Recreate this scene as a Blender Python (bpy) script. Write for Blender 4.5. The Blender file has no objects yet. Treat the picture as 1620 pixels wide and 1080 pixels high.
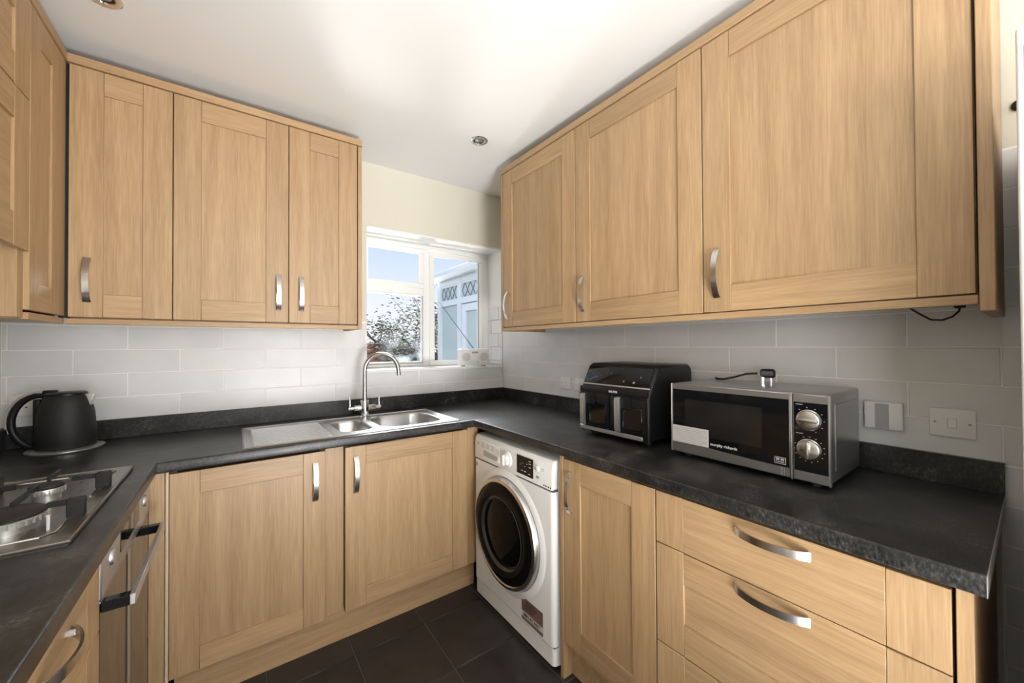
import bpy, bmesh, math, random
from mathutils import Matrix, Vector
random.seed(11)
PI = math.pi
S = bpy.context.scene
C = S.collection

# ------------------------------------------------------------------ camera
YAW, PIT, ROL, FPX = 35.9292, 0.5785, -0.2737, 604.265
y_, t_, r_ = (math.radians(a) for a in (YAW, PIT, ROL))
F = Vector((math.sin(y_)*math.cos(t_), math.cos(y_)*math.cos(t_), math.sin(t_)))
R0 = Vector((math.cos(y_), -math.sin(y_), 0)); U0 = R0.cross(F)
R1 = R0*math.cos(r_) + U0*math.sin(r_); U1 = U0*math.cos(r_) - R0*math.sin(r_)
cd = bpy.data.cameras.new('camera'); cam = bpy.data.objects.new('camera', cd); C.objects.link(cam)
cd.sensor_width = 36; cd.lens = FPX/1620*36; cd.clip_start = 0.02
M = Matrix((R1, U1, -F)).transposed().to_4x4(); M.translation = (-1.6242, -2.3626, 1.3042)
cam.matrix_world = M
S.camera = cam

# ------------------------------------------------------------------ world, lights, exposure
w = bpy.data.worlds.new('sky'); S.world = w; w.use_nodes = True
nt = w.node_tree; nt.nodes.clear()
wo = nt.nodes.new('ShaderNodeOutputWorld'); bg = nt.nodes.new('ShaderNodeBackground')
tc = nt.nodes.new('ShaderNodeTexCoord'); sp = nt.nodes.new('ShaderNodeSeparateXYZ'); rp = nt.nodes.new('ShaderNodeValToRGB')
nt.links.new(tc.outputs['Generated'], sp.inputs[0]); nt.links.new(sp.outputs['Z'], rp.inputs[0])
rp.color_ramp.elements[0].position = 0.03; rp.color_ramp.elements[0].color = (0.92, 0.94, 1.0, 1)
rp.color_ramp.elements[1].position = 0.30; rp.color_ramp.elements[1].color = (0.50, 0.66, 1.0, 1)
nt.links.new(rp.outputs[0], bg.inputs[0]); nt.links.new(bg.outputs[0], wo.inputs[0])
bg.inputs[1].default_value = 1.12

def area(name, loc, target, sx, sy, power, col=(1, 1, 1), spread=PI):
    l = bpy.data.lights.new(name, 'AREA'); l.shape = 'RECTANGLE'; l.size = sx; l.size_y = sy
    l.energy = power; l.color = col; l.spread = spread
    o = bpy.data.objects.new(name, l); C.objects.link(o); o.location = loc
    o.rotation_euler = (Vector(target)-Vector(loc)).to_track_quat('-Z', 'Y').to_euler()
    return o
# daylight arriving at the kitchen window from the open sky; then an added low lamp outside, brightening the ceiling
area('daylight_sky', (1.6, 5.2, 5.2), (-0.5, 0.1, 1.6), 3.6, 2.6, 1500, (0.93, 0.97, 1.0))
area('low_outside_fill', (0.95, 3.2, 0.25), (-0.5, 0.1, 1.75), 1.3, 0.9, 330, (1.0, 0.98, 0.95))
# added fill lamp behind the camera, brightens the left fronts and fridge
area('rear_fill', (-0.55, -4.7, 1.3), (-1.5, -0.8, 1.2), 1.0, 2.0, 56, (0.98, 0.99, 1.0))
# added fill lamp, left behind the camera, brightens the right wall and fridge
area('side_fill', (-3.7, -3.75, 1.25), (-0.1, -2.0, 1.15), 1.6, 1.5, 96, (0.97, 0.99, 1.0))
# added up-facing lamp behind the camera, soft fill off the ceiling
area('upward_fill', (-1.35, -3.1, 1.45), (-1.30, -3.0, 2.414), 0.6, 0.6, 35, (1.0, 0.99, 0.97))
# added unseen lamp low behind the camera, brightens the far end of the ceiling
area('far_ceiling_fill', (-1.22, -3.0, 0.38), (-0.75, -0.15, 2.414), 0.5, 0.5, 15, (1.0, 0.99, 0.97), math.radians(85))
S.view_settings.view_transform = 'Standard'; S.view_settings.look = 'None'
S.view_settings.gamma = 1; S.view_settings.use_curve_mapping = False
S.view_settings.exposure = 0.0

# ------------------------------------------------------------------ materials
MATS = {}
def mat(name, col=(0.8, 0.8, 0.8), rough=0.5, metal=0.0, **kw):
    m = bpy.data.materials.new(name); m.use_nodes = True; MATS[name] = m
    b = m.node_tree.nodes['Principled BSDF']
    b.inputs['Base Color'].default_value = (*col, 1); b.inputs['Roughness'].default_value = rough
    b.inputs['Metallic'].default_value = metal
    for k, v in kw.items(): b.inputs[k.replace('_', ' ')].default_value = v
    return m
def N(m, t, **kw):
    n = m.node_tree.nodes.new('ShaderNode'+t)
    for k, v in kw.items(): setattr(n, k, v)
    return n
def L(m, a, b): m.node_tree.links.new(a, b)
def bsdf(m): return m.node_tree.nodes['Principled BSDF']
def coords(m, scale, rnd=True):
    tcn = N(m, 'TexCoord'); mp = N(m, 'Mapping'); mp.inputs['Scale'].default_value = scale
    if rnd:
        oi = N(m, 'ObjectInfo'); mu = N(m, 'VectorMath', operation='SCALE'); cb = N(m, 'CombineXYZ')
        for i in range(3): L(m, oi.outputs['Random'], cb.inputs[i])
        L(m, cb.outputs[0], mu.inputs[0]); mu.inputs['Scale'].default_value = 37.0
        ad = N(m, 'VectorMath', operation='ADD'); L(m, tcn.outputs['Object'], ad.inputs[0]); L(m, mu.outputs[0], ad.inputs[1])
        L(m, ad.outputs[0], mp.inputs['Vector'])
    else: L(m, tcn.outputs['Object'], mp.inputs['Vector'])
    return mp.outputs[0]
def noise(m, vec, scale, detail=3, rough=0.5, dist=0.0):
    n = N(m, 'TexNoise'); n.inputs['Scale'].default_value = scale; n.inputs['Detail'].default_value = detail
    n.inputs['Roughness'].default_value = rough; n.inputs['Distortion'].default_value = dist
    L(m, vec, n.inputs['Vector']); return n.outputs['Fac']
def ramp(m, fac, stops):
    r = N(m, 'ValToRGB'); L(m, fac, r.inputs[0]); e = r.color_ramp.elements
    while len(e) < len(stops): e.new(0.5)
    for i, (p, c) in enumerate(stops): e[i].position = p; e[i].color = (*c, 1)
    return r.outputs[0]
def bump(m, fac, strength, dist=0.001):
    b = N(m, 'Bump'); b.inputs['Strength'].default_value = strength; b.inputs['Distance'].default_value = dist
    L(m, fac, b.inputs['Height']); L(m, b.outputs[0], bsdf(m).inputs['Normal'])
def wood(name, axis, light, dark):
    m = mat(name, rough=0.42)
    fine = {'z': (1, 1, 0.035), 'x': (0.035, 1, 1)}[axis]
    wide = {'z': (1, 1, 0.045), 'x': (0.045, 1, 1)}[axis]
    a = noise(m, coords(m, fine), 260, 3, 0.6)
    b = noise(m, coords(m, wide), 26, 4, 0.6, 0.5)
    mx = N(m, 'Math', operation='MULTIPLY_ADD'); L(m, a, mx.inputs[0]); mx.inputs[1].default_value = 0.5
    hb = N(m, 'Math', operation='MULTIPLY'); L(m, b, hb.inputs[0]); hb.inputs[1].default_value = 0.5
    L(m, hb.outputs[0], mx.inputs[2])
    c = ramp(m, mx.outputs[0], [(0.30, dark), (0.70, light)])
    oi = N(m, 'ObjectInfo'); hs = N(m, 'HueSaturation'); mr = N(m, 'MapRange')
    L(m, oi.outputs['Random'], mr.inputs[0]); mr.inputs[3].default_value = 0.93; mr.inputs[4].default_value = 1.06
    L(m, mr.outputs[0], hs.inputs['Value']); L(m, c, hs.inputs['Color'])
    L(m, hs.outputs[0], bsdf(m).inputs['Base Color']); bump(m, a, 0.06, 0.0006)
    return m
WL, WD = (0.505, 0.340, 0.186), (0.300, 0.182, 0.088)
wood('oak_upright', 'z', WL, WD); wood('oak_level', 'x', WL, WD)
m = mat('laminate', (0.03, 0.03, 0.03), 0.40)
v = coords(m, (1, 1, 1), False)
n1 = noise(m, v, 9, 6, 0.65); v2 = coords(m, (1, 2.2, 1), False); n2 = noise(m, v2, 90, 5, 0.7)
mm = N(m, 'Math', operation='MULTIPLY_ADD'); L(m, n1, mm.inputs[0]); mm.inputs[1].default_value = 0.45
h2 = N(m, 'Math', operation='MULTIPLY'); L(m, n2, h2.inputs[0]); h2.inputs[1].default_value = 0.55; L(m, h2.outputs[0], mm.inputs[2])
L(m, ramp(m, mm.outputs[0], [(0.40, (0.006, 0.006, 0.0065)), (0.50, (0.017, 0.017, 0.017)), (0.58, (0.044, 0.043, 0.042)), (0.68, (0.17, 0.165, 0.16))]), bsdf(m).inputs['Base Color'])
L(m, ramp(m, n2, [(0.3, (0.28,)*3), (0.7, (0.42,)*3)]), bsdf(m).inputs['Roughness'])
bump(m, n2, 0.2, 0.0005)
mat('laminate_edge', (0.30, 0.29, 0.28), 0.5)
m = mat('wall_tile', (0.74, 0.73, 0.71), 0.30)
L(m, ramp(m, noise(m, coords(m, (1, 1, 1)), 6, 3), [(0.3, (0.66, 0.665, 0.665)), (0.7, (0.72, 0.72, 0.72))]), bsdf(m).inputs['Base Color'])
bump(m, noise(m, coords(m, (1, 1, 1)), 14, 2), 0.10, 0.002)
mat('grout', (0.88, 0.87, 0.86), 0.8)
m = mat('cream_paint', (0.66, 0.63, 0.54), 0.75); bump(m, noise(m, coords(m, (1, 1, 1)), 120, 3), 0.08, 0.001)
m = mat('white_paint', (0.82, 0.82, 0.81), 0.7)
m = mat('ceiling_paint', (0.78, 0.78, 0.775), 0.85); bump(m, noise(m, coords(m, (1, 1, 1)), 90, 3), 0.08, 0.001)
m = mat('floor_tile', (0.03, 0.027, 0.026), 0.38)
nf = noise(m, coords(m, (1, 1, 1)), 9, 5, 0.6)
L(m, ramp(m, nf, [(0.3, (0.016, 0.013, 0.012)), (0.6, (0.032, 0.027, 0.025)), (0.8, (0.06, 0.052, 0.048))]), bsdf(m).inputs['Base Color'])
L(m, ramp(m, nf, [(0.3, (0.30,)*3), (0.7, (0.48,)*3)]), bsdf(m).inputs['Roughness'])
bump(m, noise(m, coords(m, (1, 1, 1)), 25, 4), 0.25, 0.002)
mat('floor_grout', (0.13, 0.10, 0.085), 0.9)
mat('upvc', (0.86, 0.86, 0.85), 0.25)
mat('plastic_white', (0.80, 0.80, 0.785), 0.35)
mat('plastic_offwhite', (0.70, 0.70, 0.68), 0.4)
mat('grille_grey', (0.52, 0.52, 0.51), 0.6)
mat('plastic_grey', (0.38, 0.38, 0.37), 0.5)
mat('enamel_white', (0.80, 0.80, 0.79), 0.22)
mat('black_plastic', (0.009, 0.009, 0.010), 0.36, 0.0, Specular_IOR_Level=0.3)
mat('black_matt', (0.010, 0.010, 0.010), 0.6)
mat('black_gloss', (0.006, 0.006, 0.007), 0.06, 0.0, Specular_IOR_Level=0.32)
mat('black_rubber', (0.015, 0.015, 0.015), 0.7)
mat('chrome', (0.75, 0.75, 0.76), 0.10, 1.0)
def brushed(name, col, rough, scale):
    m = mat(name, col, rough, 1.0)
    n = noise(m, coords(m, scale), 300, 2)
    L(m, ramp(m, n, [(0.3, (rough-0.03,)*3), (0.7, (rough+0.04,)*3)]), bsdf(m).inputs['Roughness'])
    return m
mat('nickel', (0.64, 0.63, 0.62), 0.24, 1.0)
brushed('sink_steel', (0.58, 0.58, 0.58), 0.33, (0.05, 1, 1))
mat('rib_steel', (0.40, 0.40, 0.40), 0.30, 1.0)
brushed('hob_steel', (0.34, 0.33, 0.31), 0.30, (1, 0.05, 1))
brushed('oven_steel', (0.60, 0.62, 0.66), 0.40, (0.05, 1, 1))
m = mat('microwave_silver', (0.42, 0.42, 0.42), 0.30, 0.9)
bump(m, noise(m, coords(m, (1, 1, 1)), 200, 2), 0.06, 0.0005)
mat('silver_trim', (0.62, 0.62, 0.61), 0.3, 0.8)
mat('cast_iron', (0.011, 0.011, 0.011), 0.5)
mat('oven_glass', (0.02, 0.015, 0.012), 0.04, 0.0, Specular_IOR_Level=0.9)
mat('ink', (0.03, 0.03, 0.03), 0.6); mat('ink_grey', (0.30, 0.30, 0.30), 0.6)
mat('ink_white', (0.75, 0.75, 0.75), 0.5); mat('ink_silver', (0.45, 0.45, 0.45), 0.5)
mat('sticker_white', (0.62, 0.61, 0.59), 0.5); mat('sticker_brown', (0.20, 0.115, 0.09), 0.45)
mat('sticker_red', (0.28, 0.08, 0.05), 0.45); mat('sticker_blue', (0.02, 0.22, 0.62), 0.4)
mat('bead_wood', (0.66, 0.52, 0.38), 0.5)
mat('seal', (0.10, 0.10, 0.10), 0.6)
mat('porthole', (0.004, 0.004, 0.004), 0.07, Specular_IOR_Level=0.10)
mat('door_sheen', (0.03, 0.03, 0.03), 0.08)
mat('microwave_cavity', (0.014, 0.0135, 0.013), 0.12)
mat('lamp_glass', (0.35, 0.35, 0.34), 0.15, 0.6)
mat('bark', (0.075, 0.058, 0.048), 0.9)
m = mat('leaf', (0.10, 0.14, 0.04), 0.55)
L(m, ramp(m, noise(m, coords(m, (1, 1, 1)), 3.0, 3), [(0.35, (0.016, 0.028, 0.009)), (0.55, (0.042, 0.050, 0.018)), (0.7, (0.075, 0.042, 0.020))]), bsdf(m).inputs['Base Color'])
mat('brick', (0.30, 0.105, 0.055), 0.85); mat('mortar', (0.35, 0.30, 0.26), 0.9)
mat('fence_wood', (0.10, 0.095, 0.10), 0.9); mat('grass', (0.06, 0.09, 0.03), 0.95); mat('roof_tile', (0.24, 0.12, 0.08), 0.9)
mat('conservatory_white', (0.66, 0.70, 0.80), 0.35); mat('lead', (0.12, 0.13, 0.15), 0.5)
mat('frosted', (0.42, 0.51, 0.56), 0.35)
mat('paving', (0.25, 0.24, 0.22), 0.9)
mat('plaster_rear', (0.72, 0.70, 0.66), 0.8)
def glass(name, mist):
    m = bpy.data.materials.new(name); m.use_nodes = True; MATS[name] = m; m.node_tree.nodes.clear()
    out = N(m, 'OutputMaterial'); tr = N(m, 'BsdfTransparent'); gl = N(m, 'BsdfGlossy'); gl.inputs['Roughness'].default_value = 0.02
    mx = N(m, 'MixShader'); fr = N(m, 'Fresnel'); fr.inputs['IOR'].default_value = 1.35
    L(m, fr.outputs[0], mx.inputs[0]); L(m, tr.outputs[0], mx.inputs[1]); L(m, gl.outputs[0], mx.inputs[2])
    if not mist: L(m, mx.outputs[0], out.inputs[0]); return
    # condensation lying on the lower half of the pane, made of droplets
    tcn = N(m, 'TexCoord'); sx = N(m, 'SeparateXYZ'); L(m, tcn.outputs['Object'], sx.inputs[0])
    big = noise(m, coords(m, (1, 1, 1), False), 7, 3, 0.5)
    vo = N(m, 'TexVoronoi'); vo.inputs['Scale'].default_value = 170; L(m, tcn.outputs['Object'], vo.inputs['Vector'])
    dr = ramp(m, vo.outputs['Distance'], [(0.25, (1,)*3), (0.55, (0.25,)*3)])
    mr = N(m, 'MapRange'); L(m, sx.outputs['Z'], mr.inputs[0])
    mr.inputs[1].default_value = 0.24; mr.inputs[2].default_value = 0.02; mr.inputs[3].default_value = 0.0; mr.inputs[4].default_value = 1.0
    b2 = ramp(m, big, [(0.42, (0.05,)*3), (0.58, (1,)*3)])
    a = N(m, 'Math', operation='MULTIPLY'); L(m, mr.outputs[0], a.inputs[0]); L(m, b2, a.inputs[1])
    b = N(m, 'Math', operation='MULTIPLY'); L(m, a.outputs[0], b.inputs[0]); L(m, dr, b.inputs[1])
    mr2 = N(m, 'MapRange'); L(m, sx.outputs['X'], mr2.inputs[0]); mr2.inputs[1].default_value = -0.85; mr2.inputs[2].default_value = -0.72
    b1 = N(m, 'Math', operation='MULTIPLY'); L(m, b.outputs[0], b1.inputs[0]); L(m, mr2.outputs[0], b1.inputs[1]); b = b1
    c = N(m, 'Math', operation='MULTIPLY'); L(m, b.outputs[0], c.inputs[0]); c.inputs[1].default_value = 0.36
    tl = N(m, 'BsdfTranslucent'); tl.inputs[0].default_value = (0.85, 0.92, 1.0, 1)
    m2 = N(m, 'MixShader'); L(m, c.outputs[0], m2.inputs[0]); L(m, mx.outputs[0], m2.inputs[1]); L(m, tl.outputs[0], m2.inputs[2])
    L(m, m2.outputs[0], out.inputs[0])
glass('clear_glass', False); glass('misted_glass', True)

# ------------------------------------------------------------------ mesh helpers
class MB:
    def __init__(s): s.bm = bmesh.new()
    def _xf(s, vs, mtx):
        if mtx is not None: bmesh.ops.transform(s.bm, matrix=mtx, verts=vs)
    def box(s, x0, x1, y0, y1, z0, z1, bev=0.0, seg=1, mtx=None, mi=0):
        r = bmesh.ops.create_cube(s.bm, size=1.0); vs = r['verts']
        for v in vs:
            v.co.x = x0 if v.co.x < 0 else x1; v.co.y = y0 if v.co.y < 0 else y1; v.co.z = z0 if v.co.z < 0 else z1
        fs = set(f for v in vs for f in v.link_faces)
        if mi:
            for f in fs: f.material_index = mi
        if bev:
            es = set(e for v in vs for e in v.link_edges)
            rr = bmesh.ops.bevel(s.bm, geom=list(es), offset=bev, segments=seg, affect='EDGES', profile=0.5)
            vs = list(set(v for f in rr['faces'] for v in f.verts) | set(v for v in vs if v.is_valid))
        s._xf(vs, mtx); return s
    def prism(s, pts, a, b, axis='y', mtx=None, bev=0.0, seg=2):
        """outline pts extruded from a to b along axis; pts are the two other coordinates in order"""
        def P(p, t):
            return {'x': (t, p[0], p[1]), 'y': (p[0], t, p[1]), 'z': (p[0], p[1], t)}[axis]
        A = [s.bm.verts.new(P(p, a)) for p in pts]; B = [s.bm.verts.new(P(p, b)) for p in pts]
        fs = [s.bm.faces.new(A), s.bm.faces.new(list(reversed(B)))]
        n = len(pts)
        for i in range(n): fs.append(s.bm.faces.new((A[i], B[i], B[(i+1) % n], A[(i+1) % n])))
        bmesh.ops.recalc_face_normals(s.bm, faces=fs); vs = A+B
        if bev:
            es = [e for f in fs[:2] for e in f.edges]
            rr = bmesh.ops.bevel(s.bm, geom=es, offset=bev, segments=seg, affect='EDGES', profile=0.5)
            vs = list(set(v for f in rr['faces'] for v in f.verts) | set(v for v in vs if v.is_valid))
        s._xf(vs, mtx); return s
    def lathe(s, prof, n=32, mtx=None, cap=True):
        rings = []
        for (r, z) in prof:
            rings.append([s.bm.verts.new((r*math.cos(2*PI*i/n), r*math.sin(2*PI*i/n), z)) for i in range(n)])
        fs = []
        for a, b in zip(rings, rings[1:]):
            for i in range(n): fs.append(s.bm.faces.new((a[i], a[(i+1) % n], b[(i+1) % n], b[i])))
        if cap:
            if prof[0][0] > 1e-6: fs.append(s.bm.faces.new(list(reversed(rings[0]))))
            if prof[-1][0] > 1e-6: fs.append(s.bm.faces.new(rings[-1]))
        bmesh.ops.recalc_face_normals(s.bm, faces=fs)
        s._xf([v for r in rings for v in r], mtx); return s
    def tube(s, path, rad, n=10, caps=True, mtx=None):
        pts = [Vector(p) for p in path]; rr = rad if isinstance(rad, (list, tuple)) else [rad]*len(pts)
        up = None; rings = []
        for i, p in enumerate(pts):
            t = (pts[min(i+1, len(pts)-1)]-pts[max(i-1, 0)]).normalized()
            if up is None:
                up = Vector((0, 0, 1)) if abs(t.z) < 0.9 else Vector((1, 0, 0))
            a = t.cross(up).normalized(); b = a.cross(t).normalized(); up = b
            rings.append([s.bm.verts.new(p+(a*math.cos(2*PI*k/n)+b*math.sin(2*PI*k/n))*rr[i]) for k in range(n)])
        fs = []
        for q, r in zip(rings, rings[1:]):
            for i in range(n): fs.append(s.bm.faces.new((q[i], q[(i+1) % n], r[(i+1) % n], r[i])))
        if caps: fs.append(s.bm.faces.new(rings[0])); fs.append(s.bm.faces.new(list(reversed(rings[-1]))))
        bmesh.ops.recalc_face_normals(s.bm, faces=fs); s._xf([v for r in rings for v in r], mtx); return s
    def cells(s, xs, ys, keep, z0, z1, mi=0):
        """slab made of grid cells so that it can have holes"""
        V = {}
        def g(i, j, z):
            if (i, j, z) not in V: V[(i, j, z)] = s.bm.verts.new((xs[i], ys[j], z))
            return V[(i, j, z)]
        K = lambda i, j: 0 <= i < len(xs)-1 and 0 <= j < len(ys)-1 and keep(i, j)
        for i in range(len(xs)-1):
            for j in range(len(ys)-1):
                if not K(i, j): continue
                s.bm.faces.new((g(i, j, z1), g(i+1, j, z1), g(i+1, j+1, z1), g(i, j+1, z1)))
                s.bm.faces.new((g(i, j+1, z0), g(i+1, j+1, z0), g(i+1, j, z0), g(i, j, z0)))
                if not K(i, j-1): s.bm.faces.new((g(i, j, z0), g(i+1, j, z0), g(i+1, j, z1), g(i, j, z1)))
                if not K(i+1, j): s.bm.faces.new((g(i+1, j, z0), g(i+1, j+1, z0), g(i+1, j+1, z1), g(i+1, j, z1)))
                if not K(i, j+1): s.bm.faces.new((g(i+1, j+1, z0), g(i, j+1, z0), g(i, j+1, z1), g(i+1, j+1, z1)))
                if not K(i-1, j): s.bm.faces.new((g(i, j+1, z0), g(i, j, z0), g(i, j, z1), g(i, j+1, z1)))
        return s
    def mesh(s, name, mats, smooth=40):
        me = bpy.data.meshes.new(name); s.bm.to_mesh(me); s.bm.free()
        for mn in (mats if isinstance(mats, (list, tuple)) else [mats]): me.materials.append(MATS[mn])
        if smooth:
            me.shade_smooth(); me.set_sharp_from_angle(angle=math.radians(smooth))
        return me
STUFF = {'small_print', 'symbols', 'touch_symbols', 'flame_slots', 'dial_marks', 'leading', 'rating_marks', 'button_pad', 'pin_holes', 'emblem'}
def add(name, me, parent=None, loc=(0, 0, 0), rz=0.0, rot=None):
    o = bpy.data.objects.new(name, me); C.objects.link(o); o.parent = parent; o.location = loc
    o.rotation_euler = rot if rot else (0, 0, rz); return o
def part(name, mb, mats, parent, loc=(0, 0, 0), rot=None, label=None, smooth=40):
    o = add(name, mb.mesh(name, mats, smooth), parent, loc, rot=rot)
    if label: o['label'] = label
    if name in STUFF: o['kind'] = 'stuff'
    return o
def tag(o, label, cat, group=None):
    o['label'] = label; o['category'] = cat
    if group: o['group'] = group
    return o
def thing(name, label, cat, loc=(0, 0, 0), rz=0.0, group=None):
    return tag(add(name, None, None, loc, rz), label, cat, group)
def struct(name, mb, mats, parent=None, smooth=40):
    o = add(name, mb.mesh(name, mats, smooth), parent)
    if parent is None: o['kind'] = 'structure'
    return o
def text(name, body, size, material, parent, loc, rot, ext=0.0003, bold=0.0, sx=1.0, label=None):
    cu = bpy.data.curves.new('t', 'FONT'); cu.body = body; cu.size = size; cu.extrude = ext; cu.offset = bold; cu.resolution_u = 2
    tmp = bpy.data.objects.new('t', cu); C.objects.link(tmp); bpy.context.view_layer.update()
    me = bpy.data.meshes.new_from_object(tmp.evaluated_get(bpy.context.evaluated_depsgraph_get()))
    bpy.data.objects.remove(tmp); bpy.data.curves.remove(cu)
    for v in me.vertices: v.co.x *= sx
    me.materials.clear(); me.materials.append(MATS[material]); me.name = name
    o = add(name, me, parent, loc, rot=rot)
    if label: o['label'] = label
    return o
FR = (PI/2, 0, 0)      # text standing on a front that faces local -Y
QR, QL = -PI/2, PI/2    # run on the right wall, run on the left wall

# ------------------------------------------------------------------ room shell
Z_CEIL = 2.414
XL = -2.36
YREAR = -5.6
# ceiling
b = MB(); b.box(-4.2, 0.6, YREAR-0.1, 0.31, Z_CEIL, Z_CEIL+0.15)
struct('ceiling', b, 'ceiling_paint')
# floor with tiles
fl = struct('floor', MB().box(-4.2, 0.3, YREAR-0.1, 0.3, -0.12, -0.004), 'floor_grout')
fme = MB().box(-0.153, 0.153, -0.153, 0.153, -0.009, 0.0, 0.0015).mesh('tile', 'floor_tile')
for i in range(6):
    for j in range(12):
        cx = -0.5945+0.155-0.31-0.31*(i-1)-0.0; cy = -0.657+0.155+0.0-0.31*(j-0)
        cx = -0.745-0.31*(i-1); 
        if cx < -2.1: continue
        add('tile', fme, fl, (cx, cy, random.uniform(-0.0006, 0.0003)), rot=(random.uniform(-.002, .002), random.uniform(-.002, .002), 0))
# back wall with window opening
WX0, WX1, WZ0, WZ1 = -0.985, 0.012, 1.150, 2.032
xs = [-4.2, WX0, WX1, 0.6]; zs = [-0.1, WZ0, WZ1, Z_CEIL]
b = MB(); b.cells(xs, zs, lambda i, j: not (i == 1 and j == 1), -0.30, -0.007)
b.bm.transform(Matrix(((1, 0, 0, 0), (0, 0, -1, 0), (0, 1, 0, 0), (0, 0, 0, 1))))
bmesh.ops.recalc_face_normals(b.bm, faces=b.bm.faces)
wb = struct('wall_back', b, 'cream_paint')
b = MB().box(0.007, 0.30, YREAR, 0.006, -0.1, Z_CEIL)
wr = struct('wall_right', b, 'cream_paint')
b = MB().box(0.004, 0.2, 0.0065, 0.21, WZ0, WZ1-0.001)
part('reveal', b, 'white_paint', wb)
b = MB().box(WX0+0.001, 0.0035, 0.0072, 0.2, WZ1-0.012, WZ1-0.0005)
part('reveal', b, 'white_paint', wb)
b = MB().box(WX0-0.05, WX0+0.004, 0.006, 0.2, WZ0, WZ1)
wl = struct('wall_left', MB().box(XL-0.15, XL-0.007, -3.0, 0.1, -0.1, Z_CEIL), 'cream_paint')
# rest of the dwelling behind the photographer
struct('wall_rear', MB().box(-4.2, 0.3, YREAR-0.12, YREAR, -0.1, Z_CEIL), 'plaster_rear')
struct('wall_side', MB().box(-4.3, -4.2, YREAR, -2.85, -0.1, Z_CEIL), 'plaster_rear')
struct('wall_partition', MB().box(-4.2, XL-0.15, -3.0, -2.88, -0.1, Z_CEIL), 'plaster_rear')

# wall tiles: every tile a part of its wall
TZ = [0.890+0.1022*k for k in range(-9, 10)]
def tiles(wall, place, x0, x1, rows, joints, gap=0.0036, th=0.0068):
    """rows: (z0, z1, phase); joints every pitch; place(cx, cz) -> location & rot"""
    cache = {}
    for (z0, z1, ph, pitch) in rows:
        k0 = math.floor((x0-ph)/pitch)-1; e = [ph+pitch*k for k in range(k0, k0+40)]
        for a, c in zip(e, e[1:]):
            a2, c2 = max(a, x0), min(c, x1)
            if c2-a2 < 0.012: continue
            wd, ht = round(c2-a2-gap, 4), round(z1-z0-gap, 4)
            if (wd, ht) not in cache:
                cache[(wd, ht)] = MB().box(-wd/2, wd/2, -th/2, th/2, -ht/2, ht/2, 0.0012, 1).mesh('tile', 'wall_tile')
            loc, rz = place((a2+c2)/2, (z0+z1)/2)
            add('tile', cache[(wd, ht)], wall, loc, rot=(random.uniform(-.0012, .0012), 0, rz+random.uniform(-.0008, .0008)))
PB = lambda cx, cz: ((cx, 0.0034, cz), 0.0)
PR = lambda s, cz: ((0.0034, -s, cz), QR)
zr = [0.985, 1.0875, 1.1905, 1.2935, 1.396]
part('grout_bed', MB().box(XL, WX0, 0.0011, 0.0075, 0.90, 1.45), 'grout', wb)
part('grout_bed', MB().box(WX0, 0.0, 0.0011, 0.0075, 0.90, 1.1485), 'grout', wb)
rows = [(zr[0], zr[1], -0.483, 0.3376), (zr[1], zr[2], -0.658, 0.3376), (zr[2], zr[3], -0.483, 0.3376), (zr[3], zr[4], -0.658, 0.3376), (zr[4], 1.44, -0.483, 0.3376)]
tiles(wb, PB, XL, WX0, rows, None)
tiles(wb, PB, WX0, 0.0, [(zr[0], 1.056, -0.483, 0.3376), (1.056, 1.148, -0.658, 0.3376)], None)
# right wall (s = distance from the corner)
part('grout_bed', MB().box(0.0011, 0.0072, -2.2995, -0.001, 0.90, 1.45), 'grout', wr)
part('grout_bed', MB().box(0.0011, 0.0072, -3.4, -2.2998, 0.0, 1.812), 'grout', wr)
A0, B0, PT = 0.430, 0.263, 0.3402
rows = [(zr[0], zr[1], B0, PT), (zr[1], zr[2], A0, PT), (zr[2], zr[3], B0, PT), (zr[3], zr[4], A0, PT), (zr[4], 1.44, B0, PT)]
tiles(wr, PR, 0.0, 3.35, rows[:4], None); tiles(wr, PR, 0.0, 2.30, rows[4:], None)
rows = []
for k in range(-9, 8):
    z0 = 1.0875+0.103*k; z1 = z0+0.103
    if z0 < -0.06 or z0 > 1.76 or 0.97 < z0 < 1.38: continue
    rows.append((max(z0, 0.0), min(z1, 1.81), (A0 if k % 2 == 0 else B0)-0.0, PT))
tiles(wr, PR, 2.300, 3.35, rows, None)
# tiled reveal right of the window
rows = [(1.1905, 1.2935, -0.15, 0.34), (1.2935, 1.396, -0.05, 0.34), (1.396, 1.499, -0.15, 0.34), (1.499, 1.602, -0.05, 0.34), (1.16, 1.1905, -0.05, 0.34)]
tiles(wr, lambda s, cz: ((0.0034-0.003, -s, cz), QR), -0.188, -0.0005, rows, None)

# ------------------------------------------------------------------ window
wf = struct('window_1', MB().box(WX0-0.02, 0.004, 0.205, 0.265, WZ0, 1.1955, 0.002).box(WX0-0.02, 0.004, 0.205, 0.265, 1.9905, WZ1, 0.002)
            .box(WX0-0.02, -0.945, 0.205, 0.265, 1.196, 1.990, 0.002).box(-0.055, 0.004, 0.205, 0.265, 1.196, 1.990, 0.002)
            .box(-0.541, -0.495, 0.205, 0.265, 1.196, 1.990, 0.002).box(-0.9445, -0.5415, 0.205, 0.265, 1.662, 1.712, 0.002), 'upvc')
def sash(x0, x1, z0, z1, t=0.036, y=0.190):
    b = MB()
    b.box(x0, x1, y, y+0.014, z0, z0+t, 0.003).box(x0, x1, y, y+0.014, z1-t, z1, 0.003)
    b.box(x0, x0+t, y, y+0.014, z0+t+.0003, z1-t-.0003, 0.002).box(x1-t, x1, y, y+0.014, z0+t+.0003, z1-t-.0003, 0.002)
    return b
part('sash', sash(-0.962, -0.541, 1.708, 1.988, 0.037), 'upvc', wf)
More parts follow.
